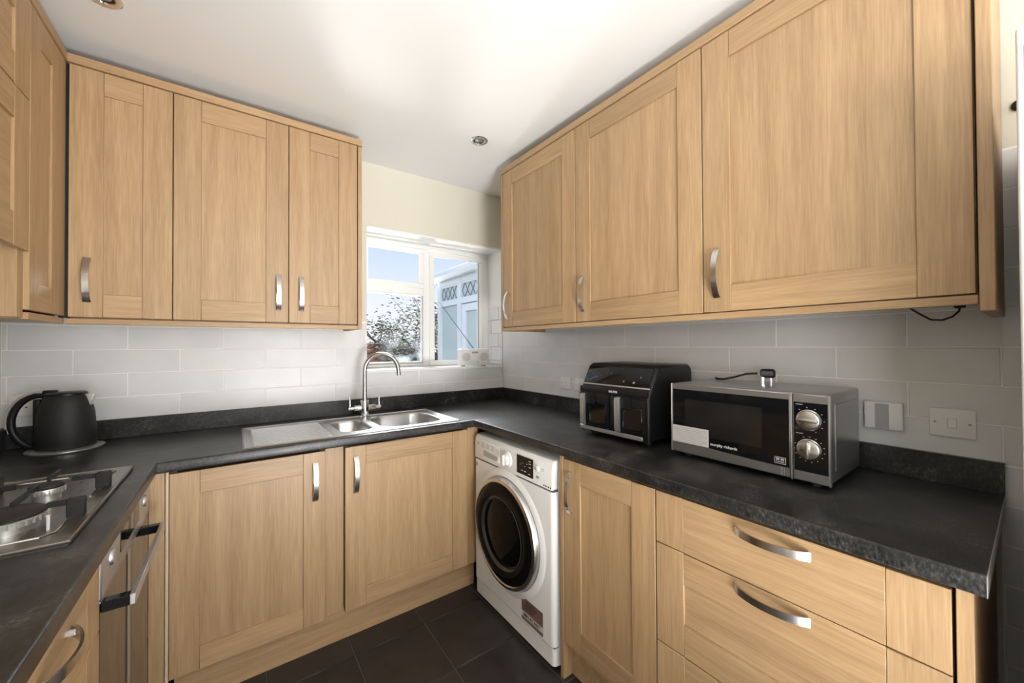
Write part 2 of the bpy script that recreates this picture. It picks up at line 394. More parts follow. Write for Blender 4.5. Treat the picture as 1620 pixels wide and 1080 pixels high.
s2 = part('sash', sash(-0.500, -0.058, 1.160, 1.985, 0.039), 'upvc', wf)
part('gasket', MB().box(-0.098, -0.0945, 0.1885, 0.192, 1.2, 1.945), 'seal', s2)
part('beading', MB().box(-0.945, -0.541, 0.198, 0.21, 1.166, 1.182, 0.002).box(-0.945, -0.541, 0.198, 0.21, 1.655, 1.664, 0.002).box(-0.548, -0.538, 0.198, 0.21, 1.166, 1.66, 0.002), 'upvc', wf)
part('gasket', MB().box(-0.5495, -0.5475, 0.197, 0.2, 1.182, 1.655).box(-0.945, -0.5475, 0.197, 0.2, 1.182, 1.184), 'seal', wf)
part('pane', MB().box(-0.925, -0.578, 0.212, 0.216, 1.744, 1.952), 'clear_glass', wf)
o = part('pane', MB().box(-0.945, -0.541, 0.232-0.23, 0.236-0.23, 0.0, 0.486), 'misted_glass', wf, (0, 0.23, 1.18)); o['label'] = 'misted lower glass pane speckled with condensation'
part('pane', MB().box(-0.462, -0.096, 0.212, 0.216, 1.198, 1.946), 'clear_glass', wf)
part('window_sill', MB().box(WX0, 0.003, -0.004, 0.2, 1.140, 1.158, 0.003), 'upvc', wf)
part('hinge_cover', MB().box(-0.5, -0.49, 0.182, 0.19, 1.24, 1.27, 0.002), 'plastic_white', wf)

# ------------------------------------------------------------------ kitchen joinery
def strap_mesh(length=0.158, wdt=0.019, rise=0.026, horiz=False):
    """bow handle; local front towards -Y, centred on origin, runs along z (or x)"""
    b = MB(); n = 14; prev = None; th = 0.0045
    rows = []
    for i in range(n+1):
        t = -1+2*i/n; s = t*length/2; yy = -rise*(1-t*t)**0.8-0.003
        tz = Vector((0, 0, 1)); d = (rise*0.8*2*t*max(1-t*t, 0.04)**-0.2)
        tang = Vector((0, d, length/2)).normalized(); nrm = Vector((0, -tang.z, tang.y))
        wv = wdt*(0.92+0.16*t*t)/2
        o = Vector((0, yy, s))
        rows.append([b.bm.verts.new(o+Vector((sg*wv, 0, 0))+nrm*(q*th/2)) for sg, q in ((-1, 1), (1, 1), (1, -1), (-1, -1))])
    fs = []
    for p, q in zip(rows, rows[1:]):
        for k in range(4): fs.append(b.bm.faces.new((p[k], p[(k+1) % 4], q[(k+1) % 4], q[k])))
    fs.append(b.bm.faces.new(rows[0])); fs.append(b.bm.faces.new(list(reversed(rows[-1]))))
    bmesh.ops.recalc_face_normals(b.bm, faces=fs)
    for e in (-1, 1): b.box(-0.006, 0.006, -0.008, 0.001, e*length/2*0.93-0.004, e*length/2*0.93+0.004, 0.001)
    if horiz: b.bm.transform(Matrix.Rotation(PI/2, 4, 'Y'))
    return b.mesh('handle', 'nickel', 35)
HV, HH = strap_mesh(), strap_mesh(horiz=True)
TH = 0.020
def front(root, name, x0, x1, z0, z1, st=0.088, rail=0.085, handle=None, flat=False, stile_l=None, stile_r=None):
    sl = stile_l if stile_l is not None else st; sr = stile_r if stile_r is not None else st
    g = 0.0012; o = Vector((x0, 0, z0)); w, h = x1-x0, z1-z0
    if flat:
        d = part(name, MB().box(sl, w-sr, 0.0, TH, 0, h, 0.0008), 'oak_level', root, o)
    else:
        d = part(name, MB().box(sl-0.004, w-sr+0.004, 0.0065, 0.0165, rail-0.004, h-rail+0.004), 'oak_upright' if h > w*0.75 else 'oak_level', root, o)
    part('stile', MB().box(0, sl-0.0003, 0, TH, 0, h, g), 'oak_upright', d)
    part('stile', MB().box(w-sr+0.0003, w, 0, TH, 0, h, g), 'oak_upright', d)
    if not flat:
        part('rail', MB().box(sl, w-sr, 0.0004, TH, 0, rail, g), 'oak_level', d)
        part('rail', MB().box(sl, w-sr, 0.0004, TH, h-rail, h, g), 'oak_level', d)
    if handle:
        k, hx, hz = handle
        add('handle', HV if k == 'v' else HH, d, (hx-x0, 0, hz-z0))
    return d
def carcass(root, w, z0, z1, depth, top=True, shelf=True):
    t = 0.018; y0 = TH+0.003
    b = MB().box(0.001, t, y0, depth, z0, z1).box(w-t, w-0.001, y0, depth, z0, z1).box(t, w-t, y0, depth, z0, z0+t).box(t, w-t, depth-0.008, depth, z0+t, z1)
    if top: b.box(t, w-t, y0, depth-0.008, z1-t, z1)
    if shelf: b.box(t, w-t, y0+0.03, depth-0.008, (z0+z1)/2, (z0+z1)/2+t)
    return part('carcass', b, 'oak_upright', root)

UZ0, UZ1 = 1.410, 2.325
# --- right wall cabinets (local x = towards the photographer)
def right_upper(s0, s1, label):
    t = thing('wall_cabinet', label, 'cabinet', (-0.332, -s0, 0), QR, 'oak wall cabinets')
    w = s1-s0
    front(t, 'door', 0.002, w-0.002, UZ0+0.002, UZ1-0.002, handle=('v', 0.048, 1.538))
    carcass(t, w, UZ0, UZ1, 0.325); return t
right_upper(0.492, 1.090, 'oak wall cabinet on the right wall, nearest the window')
right_upper(1.090, 1.692, 'oak wall cabinet on the right wall, middle of three, above the air fryer')
right_upper(1.692, 2.286, 'oak wall cabinet on the right wall, nearest the fridge, above the microwave')
o = add('end_panel', MB().box(-0.346, -0.001, -2.3115, -2.289, 1.372, 2.36, 0.0015).mesh('end_panel', 'oak_upright'))
tag(o, 'oak end panel closing the right wall cabinets beside the fridge', 'panel')
o = add('end_panel', MB().box(-0.334, -0.001, -0.490, -0.472, 1.388, 2.322, 0.001).mesh('end_panel', 'oak_upright'))
tag(o, 'narrow oak end panel closing the right wall cabinets beside the window', 'panel')
def lvl(name, bx, label, cat, rz=0.0, loc=(0, 0, 0)):
    o = add(name, MB().box(*bx, 0.0012).mesh(name, 'oak_level'), None, loc, rz); return tag(o, label, cat)
lvl('cornice', (0.472, 2.288, 0.0, 0.31, 2.3265, 2.358), 'oak top trim running along the right wall cabinets', 'trim', QR, (-0.336, 0, 0))
lvl('pelmet', (0.4905, 2.287, 0.0, 0.018, 1.388, 1.4085), 'oak light rail under the right wall cabinets', 'trim', QR, (-0.333, 0, 0))
# --- back wall cabinets
def back_upper(x0, x1, hx, label):
    t = thing('wall_cabinet', label, 'cabinet', (x0, -0.336, 0), 0, 'oak wall cabinets')
    front(t, 'door', 0.0015, x1-x0-0.0015, UZ0+0.004, UZ1-0.002, st=0.087, handle=('v', hx-x0, 1.549))
    carcass(t, x1-x0, UZ0, UZ1, 0.328); return t
back_upper(-2.109, -1.827, -2.060, 'narrow oak wall cabinet in the left corner beside the hood run')
back_upper(-1.827, -1.425, -1.465, 'widest oak wall cabinet on the window wall, middle door of three')
back_upper(-1.425, -1.122, -1.374, 'oak wall cabinet on the window wall, nearest the window above the sink')
o = add('end_panel', MB().box(-1.120, -1.101, -0.337, -0.008, 1.390, 2.322, 0.001).mesh('end_panel', 'oak_upright'))
tag(o, 'oak end panel closing the cabinets left of the window', 'panel')
lvl('cornice', (-2.114, -1.099, -0.340, -0.02, 2.3265, 2.358), 'oak top trim on the cabinets left of the window', 'trim')
lvl('pelmet', (-2.112, -1.1205, -0.336, -0.318, 1.388, 1.4085), 'oak light rail under the cabinets left of the window', 'trim')
tag(add('corner_post', MB().box(-2.134, -2.106, -0.322, -0.312, 1.41, 2.322).mesh('corner_post', 'black_matt')), 'black board added to darken the gap between the left corner cabinet doors', 'panel')  # added black strip, stands in for the shade inside the door gap
# --- left wall: corner cabinet and hood cabinet (local x runs from near to far: world +y)
ZL = -2.115
def left_thing(name, y_near, label, cat, group=None): return thing(name, label, cat, (ZL, y_near, 0), QL, group)
t = left_thing('wall_cabinet', -0.622, 'tall oak corner wall cabinet on the left wall beside the hood', 'cabinet', 'oak wall cabinets')
front(t, 'door', 0.0, 0.285, UZ0+0.006, UZ1-0.002, st=0.09, stile_l=0.075, stile_r=0.118)
carcass(t, 0.286, UZ0-0.02, UZ1, 0.235)
part('side_board', MB().box(-0.038, -0.0005, 0.012, 0.236, 1.392, 2.03, 0.001), 'oak_upright', t)
lvl('pelmet', (-0.622, -0.34, 0.0, 0.018, 1.388, 1.4085), 'short oak light rail under the left corner cabinet', 'trim', QL, (ZL-0.001, 0, 0))
lvl('cornice', (-1.25, -0.342, 0.0, 0.2, 2.3265, 2.358), 'oak top trim along the left wall cabinets', 'trim', QL, (ZL+0.004, 0, 0))
t = left_thing('hood_cabinet', -1.235, 'oak hood cabinet with two short doors above the hob', 'cabinet')
front(t, 'door', 0.0, 0.608, 1.586, 2.027, st=0.095, rail=0.092)
front(t, 'flap_door', 0.0, 0.608, 2.031, UZ1-0.002, st=0.095, rail=0.085)
b = MB(); y0 = TH+0.002
b.box(0.001, 0.018, y0, 0.236, 1.60, UZ1).box(0.55, 0.568, y0, 0.236, 1.60, UZ1).box(0.018, 0.55, y0, 0.236, 1.60, 1.618).box(0.018, 0.55, y0, 0.236, 2.02, 2.038).box(0.018, 0.55, y0, 0.236, UZ1-.018, UZ1)
part('carcass', b, 'oak_upright', t)

# --- base units: back run
BZ0, BZ1 = 0.146, 0.860
def base(x0, x1, label, hx=None, loc=None, rz=0.0, handle=None, depth=0.55):
    t = thing('base_cabinet', label, 'cabinet', loc, rz, 'oak base cabinets')
    w = x1-x0
    return t, w
t, w_ = base(-1.809, -1.313, 'oak base cabinet under the drainer, left of the sink', loc=(-1.809, -0.58, 0))
front(t, 'door', 0.0, w_, BZ0, BZ1, st=0.083, rail=0.083, handle=('v', -1.352+1.809, 0.738))
carcass(t, w_, 0.15, 0.868, 0.56, top=False, shelf=False)
b = MB().box(-1.311, -1.237, -0.560, -0.540, 0.146, 0.868, 0.001)
tag(add('filler_strip', b.mesh('filler_strip', 'oak_upright')), 'recessed oak filler strip between the two base doors under the sink', 'panel')
t, w_ = base(-1.234, -0.627, 'oak base cabinet under the sink bowls beside the washing machine', loc=(-1.234, -0.58, 0))
front(t, 'door', 0.0, w_, BZ0, BZ1, st=0.088, rail=0.083, handle=('v', -1.190+1.234, 0.736))
carcass(t, w_, 0.15, 0.868, 0.56, top=False, shelf=False)
tag(add('corner_post', MB().box(-0.6255, -0.560, -0.577, -0.50, 0.146, 0.868, 0.001).mesh('corner_post', 'oak_upright')), 'slim oak corner post between sink cabinet and washing machine', 'panel')
tag(add('corner_post', MB().box(-1.862, -1.8215, -0.579, -0.54, 0.0, 0.868, 0.001).mesh('corner_post', 'oak_upright')), 'oak corner post between the oven and the drainer cabinet', 'panel')
tag(add('bead_strip', MB().tube([(-1.8155, -0.570, 0.03), (-1.8155, -0.570, 0.868)], 0.0052, 8).mesh('bead_strip', 'bead_wood')), 'thin pale bead filling the gap beside the drainer cabinet door', 'trim')
tag(add('plinth', MB().box(-1.80, -0.560, -0.527, -0.510, 0.0, 0.143, 0.001).mesh('plinth', 'oak_level')), 'oak plinth along the floor under the sink cabinets', 'plinth')
# --- base units: right run, local x = distance towards photographer from -1.243
XR = -0.580
t = thing('base_cabinet', 'narrow oak base cabinet between the washing machine and the drawers', 'cabinet', (XR, -1.262, 0), QR, 'oak base cabinets')
front(t, 'door', 0.001, 0.402, BZ0, BZ1, st=0.087, rail=0.083, handle=('v', 0.041, 0.735))
carcass(t, 0.404, 0.15, 0.868, 0.56, top=False)
tag(add('end_panel', MB().box(-0.583, -0.02, -1.2605, -1.243, 0.0, 0.868, 0.001).mesh('end_panel', 'oak_upright')), 'oak end panel standing on the floor beside the washing machine', 'panel')
t = thing('drawer_unit', 'wide oak three-drawer base unit under the microwave', 'drawer unit', (XR, -1.668, 0), QR)
front(t, 'drawer', 0.001, 0.597, 0.706, BZ1, st=0.087, flat=True, handle=('h', 0.310, 0.828))
front(t, 'drawer', 0.001, 0.597, 0.409, 0.703, st=0.087, rail=0.090, handle=('h', 0.308, 0.681))
front(t, 'drawer', 0.001, 0.597, BZ0, 0.406, st=0.087, rail=0.085, handle=('h', 0.308, 0.385))
carcass(t, 0.598, 0.15, 0.868, 0.56, top=False, shelf=False)
tag(add('end_panel', MB().box(-0.581, -0.02, -2.291, -2.270, 0.0, 0.868, 0.001).mesh('end_panel', 'oak_upright')), 'oak end panel closing the drawer unit beside the fridge', 'panel')
tag(add('plinth', MB().box(-0.537, -0.52, -2.269, -1.262, 0.0, 0.143, 0.001).mesh('plinth', 'oak_level')), 'oak plinth under the narrow cabinet and drawers', 'plinth')
# --- base units: left run
XF = -1.862
t = thing('drawer_unit', 'oak drawer unit at the near left below the hob worktop', 'drawer unit', (XF, -1.692, 0), QL)
front(t, 'drawer', 0.001, 0.533, 0.690, BZ1, st=0.085, flat=True, handle=('h', 0.272, 0.798))
front(t, 'drawer', 0.001, 0.533, 0.409, 0.687, st=0.085, rail=0.088, handle=('h', 0.272, 0.665))
front(t, 'drawer', 0.001, 0.533, BZ0, 0.406, st=0.085, rail=0.085, handle=('h', 0.272, 0.385))
carcass(t, 0.534, 0.15, 0.868, 0.47, top=False, shelf=False)
tag(add('plinth', MB().box(-1.93, -1.915, -1.69, -0.60, 0.0, 0.143, 0.001).mesh('plinth', 'oak_level')), 'oak plinth under the oven and left drawers', 'plinth')

# ------------------------------------------------------------------ worktop (one continuous U shape with cut-outs)
WZ = 0.910
SX0, SX1, SY0, SY1 = -1.585, -0.680, -0.560, -0.135     # sink hole
HX0, HX1, HY0, HY1 = -2.300, -1.925, -1.180, -0.660     # hob hole
xs = [-2.355, HX0, HX1, -1.839, SX0, SX1, -0.598, -0.0005]
ys = [-2.306, -1.90, HY0, HY1, -0.602, SY0, SY1, -0.0005]
def keep(i, j):
    x = (xs[i]+xs[i+1])/2; y = (ys[j]+ys[j+1])/2
    if HX0 < x < HX1 and HY0 < y < HY1: return False
    if SX0 < x < SX1 and SY0 < y < SY1: return False
    if y > -0.602: return True
    if x > -0.598: return True
    if x < -1.839: return y > -2.306
    return False
b = MB().cells(xs, ys, keep, 0.872, WZ)
bmesh.ops.recalc_face_normals(b.bm, faces=b.bm.faces)
bmesh.ops.dissolve_limit(b.bm, angle_limit=0.01, verts=b.bm.verts, edges=b.bm.edges)
es = []
for e in b.bm.edges:
    a, c = e.verts[0].co, e.verts[1].co
    if abs(a.z-c.z) > 1e-4: continue
    mx_, my_ = (a.x+c.x)/2, (a.y+c.y)/2
    if (abs(my_+0.602) < 1e-3 and abs(a.y-c.y) < 1e-4) or (abs(mx_+0.598) < 1e-3 and abs(a.x-c.x) < 1e-4) or (abs(mx_+1.839) < 1e-3 and abs(a.x-c.x) < 1e-4): es.append(e)
bmesh.ops.bevel(b.bm, geom=es, offset=0.0055, segments=3, affect='EDGES', profile=0.5)
wt = thing('worktop', 'continuous black stone-effect laminate worktop wrapping three walls', 'worktop')
part('slab', b, 'laminate', wt)
part('edge_strip', MB().box(-0.596, -0.018, -2.3072, -2.3062, 0.873, 0.9095), 'laminate_edge', wt, label='pale grey cut edge strip')
def ups(bx, label): return tag(add('upstand', MB().box(*bx, 0.0012).mesh('upstand', 'laminate')), label, 'upstand')
ups((-2.358, -0.0165, -0.0165, -0.0005, WZ+0.0003, 0.9925), 'black laminate upstand along the window wall behind the sink')
ups((-0.0162, -0.0005, -2.307, -0.0005, WZ+0.0003, 0.9925), 'black laminate upstand along the right wall behind the microwave')
ups((-2.3575, -2.3415, -2.3, -0.017, WZ+0.0003, 0.9925), 'black laminate upstand along the left wall behind the hob')

# ------------------------------------------------------------------ sink: one pressed steel sheet
sk = thing('sink', 'stainless steel inset sink with one and a half bowls and ribbed drainer', 'sink', (0, 0, 0))
X0, X1, Y0, Y1 = -1.600, -0.662, -0.578, -0.118
def rr(x, y, x0, x1, y0, y1, r):
    """signed distance to a rounded rectangle, negative inside"""
    cx, cy = (x0+x1)/2, (y0+y1)/2; qx = abs(x-cx)-(x1-x0)/2+r; qy = abs(y-cy)-(y1-y0)/2+r
    return math.hypot(max(qx, 0), max(qy, 0))+min(max(qx, qy), 0)-r
def sm(a, b_, t):
    t = min(max((t-a)/(b_-a), 0), 1); return t*t*(3-2*t)
def sinkz(x, y):
    d = -rr(x, y, X0, X1, Y0, Y1, 0.012)
    z = 0.9115+0.0035*sm(0, 0.006, d)-0.004*sm(0.010, 0.020, d)
    # bowls
    for (x0, x1, y0, y1, r, dep) in ((-1.235, -1.085, -0.505, -0.215, 0.055, 0.085), (-1.045, -0.725, -0.520, -0.200, 0.085, 0.15)):
        q = rr(x, y, x0, x1, y0, y1, r)
        z += 0.0015*math.exp(-((q-0.008)/0.005)**2)
        if q < 0: z -= dep*(1-(1-sm(0, 0.032, -q))**1.0)
    # drainer
    if x < -1.245:
        q = rr(x, y, -1.578, -1.262, -0.545, -0.150, 0.015)
        z -= 0.004*sm(0, 0.012, -q)
    return z
b = MB(); st = 0.0031; nx = int((X1-X0)/st); ny = int((Y1-Y0)/st)
G = [[b.bm.verts.new((X0+(X1-X0)*i/nx, Y0+(Y1-Y0)*j/ny, sinkz(X0+(X1-X0)*i/nx, Y0+(Y1-Y0)*j/ny))) for j in range(ny+1)] for i in range(nx+1)]
for i in range(nx):
    for j in range(ny): b.bm.faces.new((G[i][j], G[i+1][j], G[i+1][j+1], G[i][j+1]))
part('basin', b, 'sink_steel', sk, smooth=80)
rib = MB().tube([(-0.145, 0, -0.0016), (-0.141, 0, 0.0004), (0.141, 0, 0.0004), (0.145, 0, -0.0016)], 0.0023, 8).mesh('rib', 'rib_steel')
for k in range(17): add('rib', rib, sk, (-1.419, -0.530+0.0225*k, 0.9075))
for (x, y, z) in ((-1.16, -0.36, 0.8285), (-0.885, -0.36, 0.7635)):
    part('drain', MB().lathe([(0.028, 0), (0.028, 0.002), (0.022, 0.003), (0.018, 0.0005), (0.0, 0.0005)], 20, Matrix.Translation((x, y, z))), 'chrome', sk)

# tap
tp = thing('mixer_tap', 'tall chrome swan-neck mixer tap with two lever handles', 'tap', (-1.042, -0.165, 0.912))
part('body', MB().lathe([(0.0, 0), (0.027, 0), (0.027, 0.004), (0.0225, 0.007), (0.0225, 0.088), (0.021, 0.092), (0.013, 0.0935), (0.0, 0.0935)], 28), 'chrome', tp)
pth = [(0, 0, 0.09)]; RA = 0.090; zc = 0.257
ang = math.radians(-28); dx, dy = math.cos(ang), math.sin(ang)
for k in range(6): pth.append((0, 0, 0.09+(zc-0.09)*(k+1)/6))
for k in range(1, 21):
    a = PI*0.97*k/20; q = RA*(1-math.cos(a)); pth.append((q*dx, q*dy, zc+RA*math.sin(a)))
pth.append((pth[-1][0]+0.003*dx, pth[-1][1]+0.003*dy, pth[-1][2]-0.028))
part('spout', MB().tube(pth, 0.0118, 16), 'nickel', tp)
e = pth[-1]
part('aerator', MB().lathe([(0.0, 0), (0.0125, 0), (0.0125, 0.014), (0.0, 0.014)], 16, Matrix.Translation((e[0], e[1], e[2]-0.010))), 'chrome', tp)
for sgn in (-1, 1):
    rotm = Matrix.Rotation(sgn*PI/2, 4, 'Y')
    part('valve', MB().lathe([(0, 0.018), (0.0145, 0.018), (0.0145, 0.055), (0.0135, 0.057), (0.0085, 0.058), (0.0085, 0.086), (0.0, 0.086)], 20, Matrix.Translation((0, 0, 0.052)) @ rotm), 'chrome', tp)
    part('lever', MB().tube([(sgn*0.078, 0, 0.044), (sgn*0.078, 0, 0.118)], 0.0048, 10), 'chrome', tp)
tag(add('overflow_cover', MB().lathe([(0, 0), (0.024, 0), (0.024, 0.004), (0.017, 0.007), (0.0, 0.008)], 24, Matrix.Translation((-1.006, -0.214, 0.911))).mesh('overflow_cover', 'chrome')), 'small round chrome waste control on the sink deck in front of the tap', 'sink fitting')

# ------------------------------------------------------------------ washing machine
wm = thing('washing_machine', 'white front-loading washing machine with black porthole door', 'washing machine', (-0.600, -0.608, 0), QR)
W = 0.612
part('body', MB().box(0.0, W, 0.032, 0.56, 0.015, 0.842, 0.006, 2), 'enamel_white', wm)
def fronts(z0, z1, y=0.0, r=0.018):
    n = 6; pts = [(0.0, 0.04)]
    for k in range(n+1): a = PI/2*k/n; pts.append((r-r*math.cos(a), r+y-r*math.sin(a)))
    for k in range(n+1): a = PI/2*k/n; pts.append((W-r+r*math.sin(a), r+y-r*math.cos(a)))
    pts.append((W, 0.04)); return MB().prism(pts, z0, z1, 'z')
# main front with recess ring
part('front_panel', fronts(0.098, 0.714), 'enamel_white', wm)
b = MB(); n = 6; r = 0.018; pr = [(0.040, 0.722), (0.0, 0.722), (0.0, 0.80), (0.004, 0.824), (0.014, 0.838), (0.040, 0.842)]
b.prism(pr, 0.001, W-0.001, 'x', bev=0.007, seg=3)
fascia = part('control_panel', b, 'enamel_white', wm)
part('panel_seam', MB().box(0.004, W-0.004, 0.006, 0.04, 0.7142, 0.7218), 'seal', wm)
part('kick_plate', fronts(0.022, 0.091, 0.004), 'enamel_white', wm)
part('kick_seam', MB().box(0.004, W-0.004, 0.008, 0.04, 0.0912, 0.0978), 'seal', wm)
for px in (0.03, W-0.03): part('foot', MB().lathe([(0.02, 0), (0.02, 0.016)], 12, Matrix.Translation((px, 0.08, 0))), 'black_rubber', wm)
DC = Matrix.Translation((0.292, 0.0, 0.442)) @ Matrix.Rotation(PI/2, 4, 'X')
part('bezel', MB().lathe([(0.285, -0.004), (0.272, 0.006), (0.250, 0.008), (0.246, -0.004)], 64, DC, cap=False), 'enamel_white', wm)
dr = part('door', MB().lathe([(0.246, 0.0), (0.246, 0.018), (0.240, 0.030), (0.226, 0.034), (0.222, 0.030)], 64, DC, cap=False), 'nickel', wm, label='round porthole door with chrome rim')
part('door_glass', MB().lathe([(0.224, 0.028), (0.214, 0.036), (0.195, 0.040), (0.165, 0.037), (0.150, 0.028), (0.145, 0.024), (0.12, 0.030), (0.07, 0.036), (0.0, 0.038)], 64, DC, cap=False), 'porthole', dr)
part('glass_ring', MB().lathe([(0.163, 0.0375), (0.160, 0.040), (0.155, 0.0365), (0.150, 0.029)], 64, DC, cap=False), 'door_sheen', dr)
b = MB().box(0.445, 0.462, -0.036, -0.020, 0.395, 0.475, 0.004, 2); part('door_catch', b, 'chrome', dr)
# fascia details (front plane y=0)
part('drawer_front', MB().prism([(0.045, 0.728), (0.19, 0.728), (0.235, 0.742), (0.235, 0.822), (0.028, 0.822), (0.028, 0.735)], -0.0035, 0.001, 'y', bev=0.001), 'enamel_white', fascia, label='detergent drawer front')
part('drawer_recess', MB().prism([(0.095, 0.748), (0.20, 0.744), (0.222, 0.752), (0.222, 0.768), (0.10, 0.776)], -0.0045, -0.003, 'y'), 'plastic_grey', fascia)
KM = Matrix.Translation((0.303, 0.0, 0.776)) @ Matrix.Rotation(PI/2, 4, 'X')
kn = part('program_dial', MB().lathe([(0.036, -0.001), (0.034, 0.006), (0.026, 0.008), (0.024, 0.022), (0.020, 0.025), (0.0, 0.026)], 36, KM), 'enamel_white', fascia)
part('dial_grip', MB().box(0.297, 0.309, -0.032, -0.022, 0.753, 0.799, 0.003, 2), 'plastic_white', kn)
b = MB()
for k in range(16):
    a = 2*PI*k/16; b.box(-0.0012, 0.0012, -0.0062, -0.0055, -0.002, 0.002, 0, 1, Matrix.Translation((0.303+0.031*math.cos(a), 0, 0.776+0.031*math.sin(a))))
part('dial_marks', b, 'ink_grey', fascia)
dp = part('display', MB().box(0.376, 0.490, -0.0022, 0.001, 0.737, 0.818, 0.001), 'black_gloss', fascia)
b = MB()
for (x, z) in ((0.470, 0.806), (0.470, 0.795), (0.470, 0.780), (0.415, 0.755), (0.437, 0.755), (0.466, 0.750)): b.box(x-0.007, x+0.007, -0.0028, -0.002, z-0.001, z+0.001)
for (x, z) in ((0.403, 0.78), (0.42, 0.788), (0.435, 0.776), (0.45, 0.79)): b.box(x-0.002, x+0.002, -0.0028, -0.002, z-0.001, z+0.001)
part('symbols', b, 'ink_white', fascia)
part('start_button', MB().lathe([(0.0125, -0.001), (0.0125, 0.006), (0.010, 0.008), (0, 0.008)], 24, Matrix.Translation((0.520, 0, 0.790)) @ Matrix.Rotation(PI/2, 4, 'X')), 'plastic_offwhite', fascia)
b = MB()
for k in range(5):
    for c in range(3): b.box(0.075+0.045*c, 0.075+0.045*c+random.uniform(0.022, 0.034), -0.0042, -0.0034, 0.787+0.006*k, 0.7888+0.006*k)
b.box(0.040, 0.052, -0.0042, -0.0034, 0.795, 0.807).box(0.538, 0.560, -0.0006, 0.0005, 0.793, 0.795).box(0.538, 0.557, -0.0006, 0.0005, 0.786, 0.788).box(0.508, 0.527, -0.0006, 0.0005, 0.748, 0.758)
part('small_print', b, 'ink_grey', fascia)
b = MB()
for k, x in enumerate((0.556, 0.568, 0.583, 0.596)): b.box(x, x+0.007, -0.0006, 0.0005, 0.728, 0.734)
part('rating_marks', b, 'ink', fascia)
part('brand_badge', MB().box(0.018, 0.034, -0.001, 0.001, 0.680, 0.700), 'ink_grey', wm, label='small square emblem below the detergent drawer')
# sticker
stk = part('warning_sticker', MB().box(0.405, 0.548, -0.0010, 0.0006, 0.182-0.075, 0.182+0.022), 'sticker_brown', wm)
part('sticker_band', MB().box(0.405, 0.548, -0.0014, -0.0008, 0.122, 0.144), 'sticker_white', stk)
text('lettering', 'IMPORTANT', 0.019, 'ink', stk, (0.419, -0.0016, 0.1265), FR, bold=0.0004, sx=1.05)
b = MB()
for k in range(6): b.box(0.44-0.004*k, 0.44-0.004*k+random.uniform(0.055, 0.085), -0.0014, -0.0008, 0.194-0.0075*k, 0.197-0.0075*k)
part('small_print', b, 'ink', stk)

# ------------------------------------------------------------------ microwave
mw = thing('microwave', 'silver microwave with black door and two round dials', 'microwave', (-0.352, -1.585, WZ), QR)
MWW, MWZ0, MWZ1, MWD = 0.450, 0.014, 0.257, 0.300
part('housing', MB().box(0.003, MWW-0.003, 0.012, MWD, MWZ0, MWZ1, 0.006, 3), 'microwave_silver', mw)
part('side_emboss', MB().box(MWW-0.004, MWW-0.0005, 0.058, MWD-0.03, 0.045, 0.228, 0.0015), 'microwave_silver', mw)
for (x, y) in ((0.04, 0.04), (MWW-0.04, 0.04), (0.04, 0.26), (MWW-0.04, 0.26)): part('foot', MB().lathe([(0.012, 0.0), (0.014, 0.015)], 12, Matrix.Translation((x, y, 0.0))), 'black_rubber', mw)
dw = 0.362
door = part('door', MB().box(0.0, dw, 0.0, 0.013, MWZ0+0.002, MWZ1-0.002, 0.002), 'microwave_silver', mw)
pts = [(0.006, 0.237), (dw-0.003, 0.237), (dw-0.003, 0.043)]+[(dw-0.003-(dw-0.012)*k/8, 0.043+0.016*(k/8)**1.6) for k in range(1, 8)]+[(0.006, 0.060)]
part('door_glass', MB().prism(pts, -0.0018, 0.002, 'y', bev=0.0006, seg=1), 'black_gloss', door)
part('edge_strip', MB().box(-0.0025, 0.0015, -0.002, 0.014, MWZ0+0.002, MWZ1-0.001, 0.001), 'silver_trim', door)
b = MB()
part('door_window', MB().box(0.05, 0.29, -0.0021, -0.0015, 0.085, 0.205), 'microwave_cavity', door)
cp = part('control_panel', MB().box(dw+0.006, MWW, 0.0, 0.013, MWZ0+0.002, MWZ1-0.002, 0.002), 'microwave_silver', mw)
part('panel_glass', MB().box(dw+0.009, MWW-0.003, -0.0018, 0.002, 0.043, 0.233, 0.0006), 'black_gloss', cp)
part('edge_strip', MB().box(dw+0.0005, dw+0.0045, -0.0022, 0.010, MWZ0, MWZ1, 0.001), 'silver_trim', cp)
part('edge_strip', MB().box(MWW-0.0015, MWW+0.0015, -0.002, 0.012, MWZ0, MWZ1-0.001, 0.001), 'silver_trim', cp)
for (z, vert) in ((0.186, False), (0.106, True)):
    cx = dw+0.044
    m1 = Matrix.Translation((cx, -0.0018, z)) @ Matrix.Rotation(PI/2, 4, 'X')
    d = part('dial', MB().lathe([(0.0285, 0), (0.0285, 0.004), (0.026, 0.006), (0.025, 0.010), (0.022, 0.0115), (0.0, 0.012)], 40, m1), 'nickel', cp)
    g = MB().box(cx-0.024, cx+0.024, -0.024, -0.012, z-0.0048, z+0.0048, 0.003, 2) if not vert else MB().box(cx-0.0048, cx+0.0048, -0.024, -0.012, z-0.024, z+0.024, 0.003, 2)
    part('grip', g, 'nickel', d)
    b = MB()
    for k in range(14 if vert else 7):
        a = (PI*0.62-2*PI*k/15) if vert else (PI*0.72-PI*1.25*k/7)
        b.box(-0.0016, 0.0016, -0.0024, -0.0017, -0.0006, 0.0006, 0, 1, Matrix.Translation((cx+0.034*math.cos(a), 0, z+0.034*math.sin(a))))
    b.box(dw+0.014, dw+0.030, -0.0024, -0.0017, z+0.0405, z+0.042)
    part('dial_marks', b, 'ink_silver', cp)
nt_ = part('notice_sticker', MB().box(0.004, 0.132, -0.0026, -0.0015, 0.052, 0.110), 'sticker_white', door, label='white instruction sticker with lines of print')
b = MB()
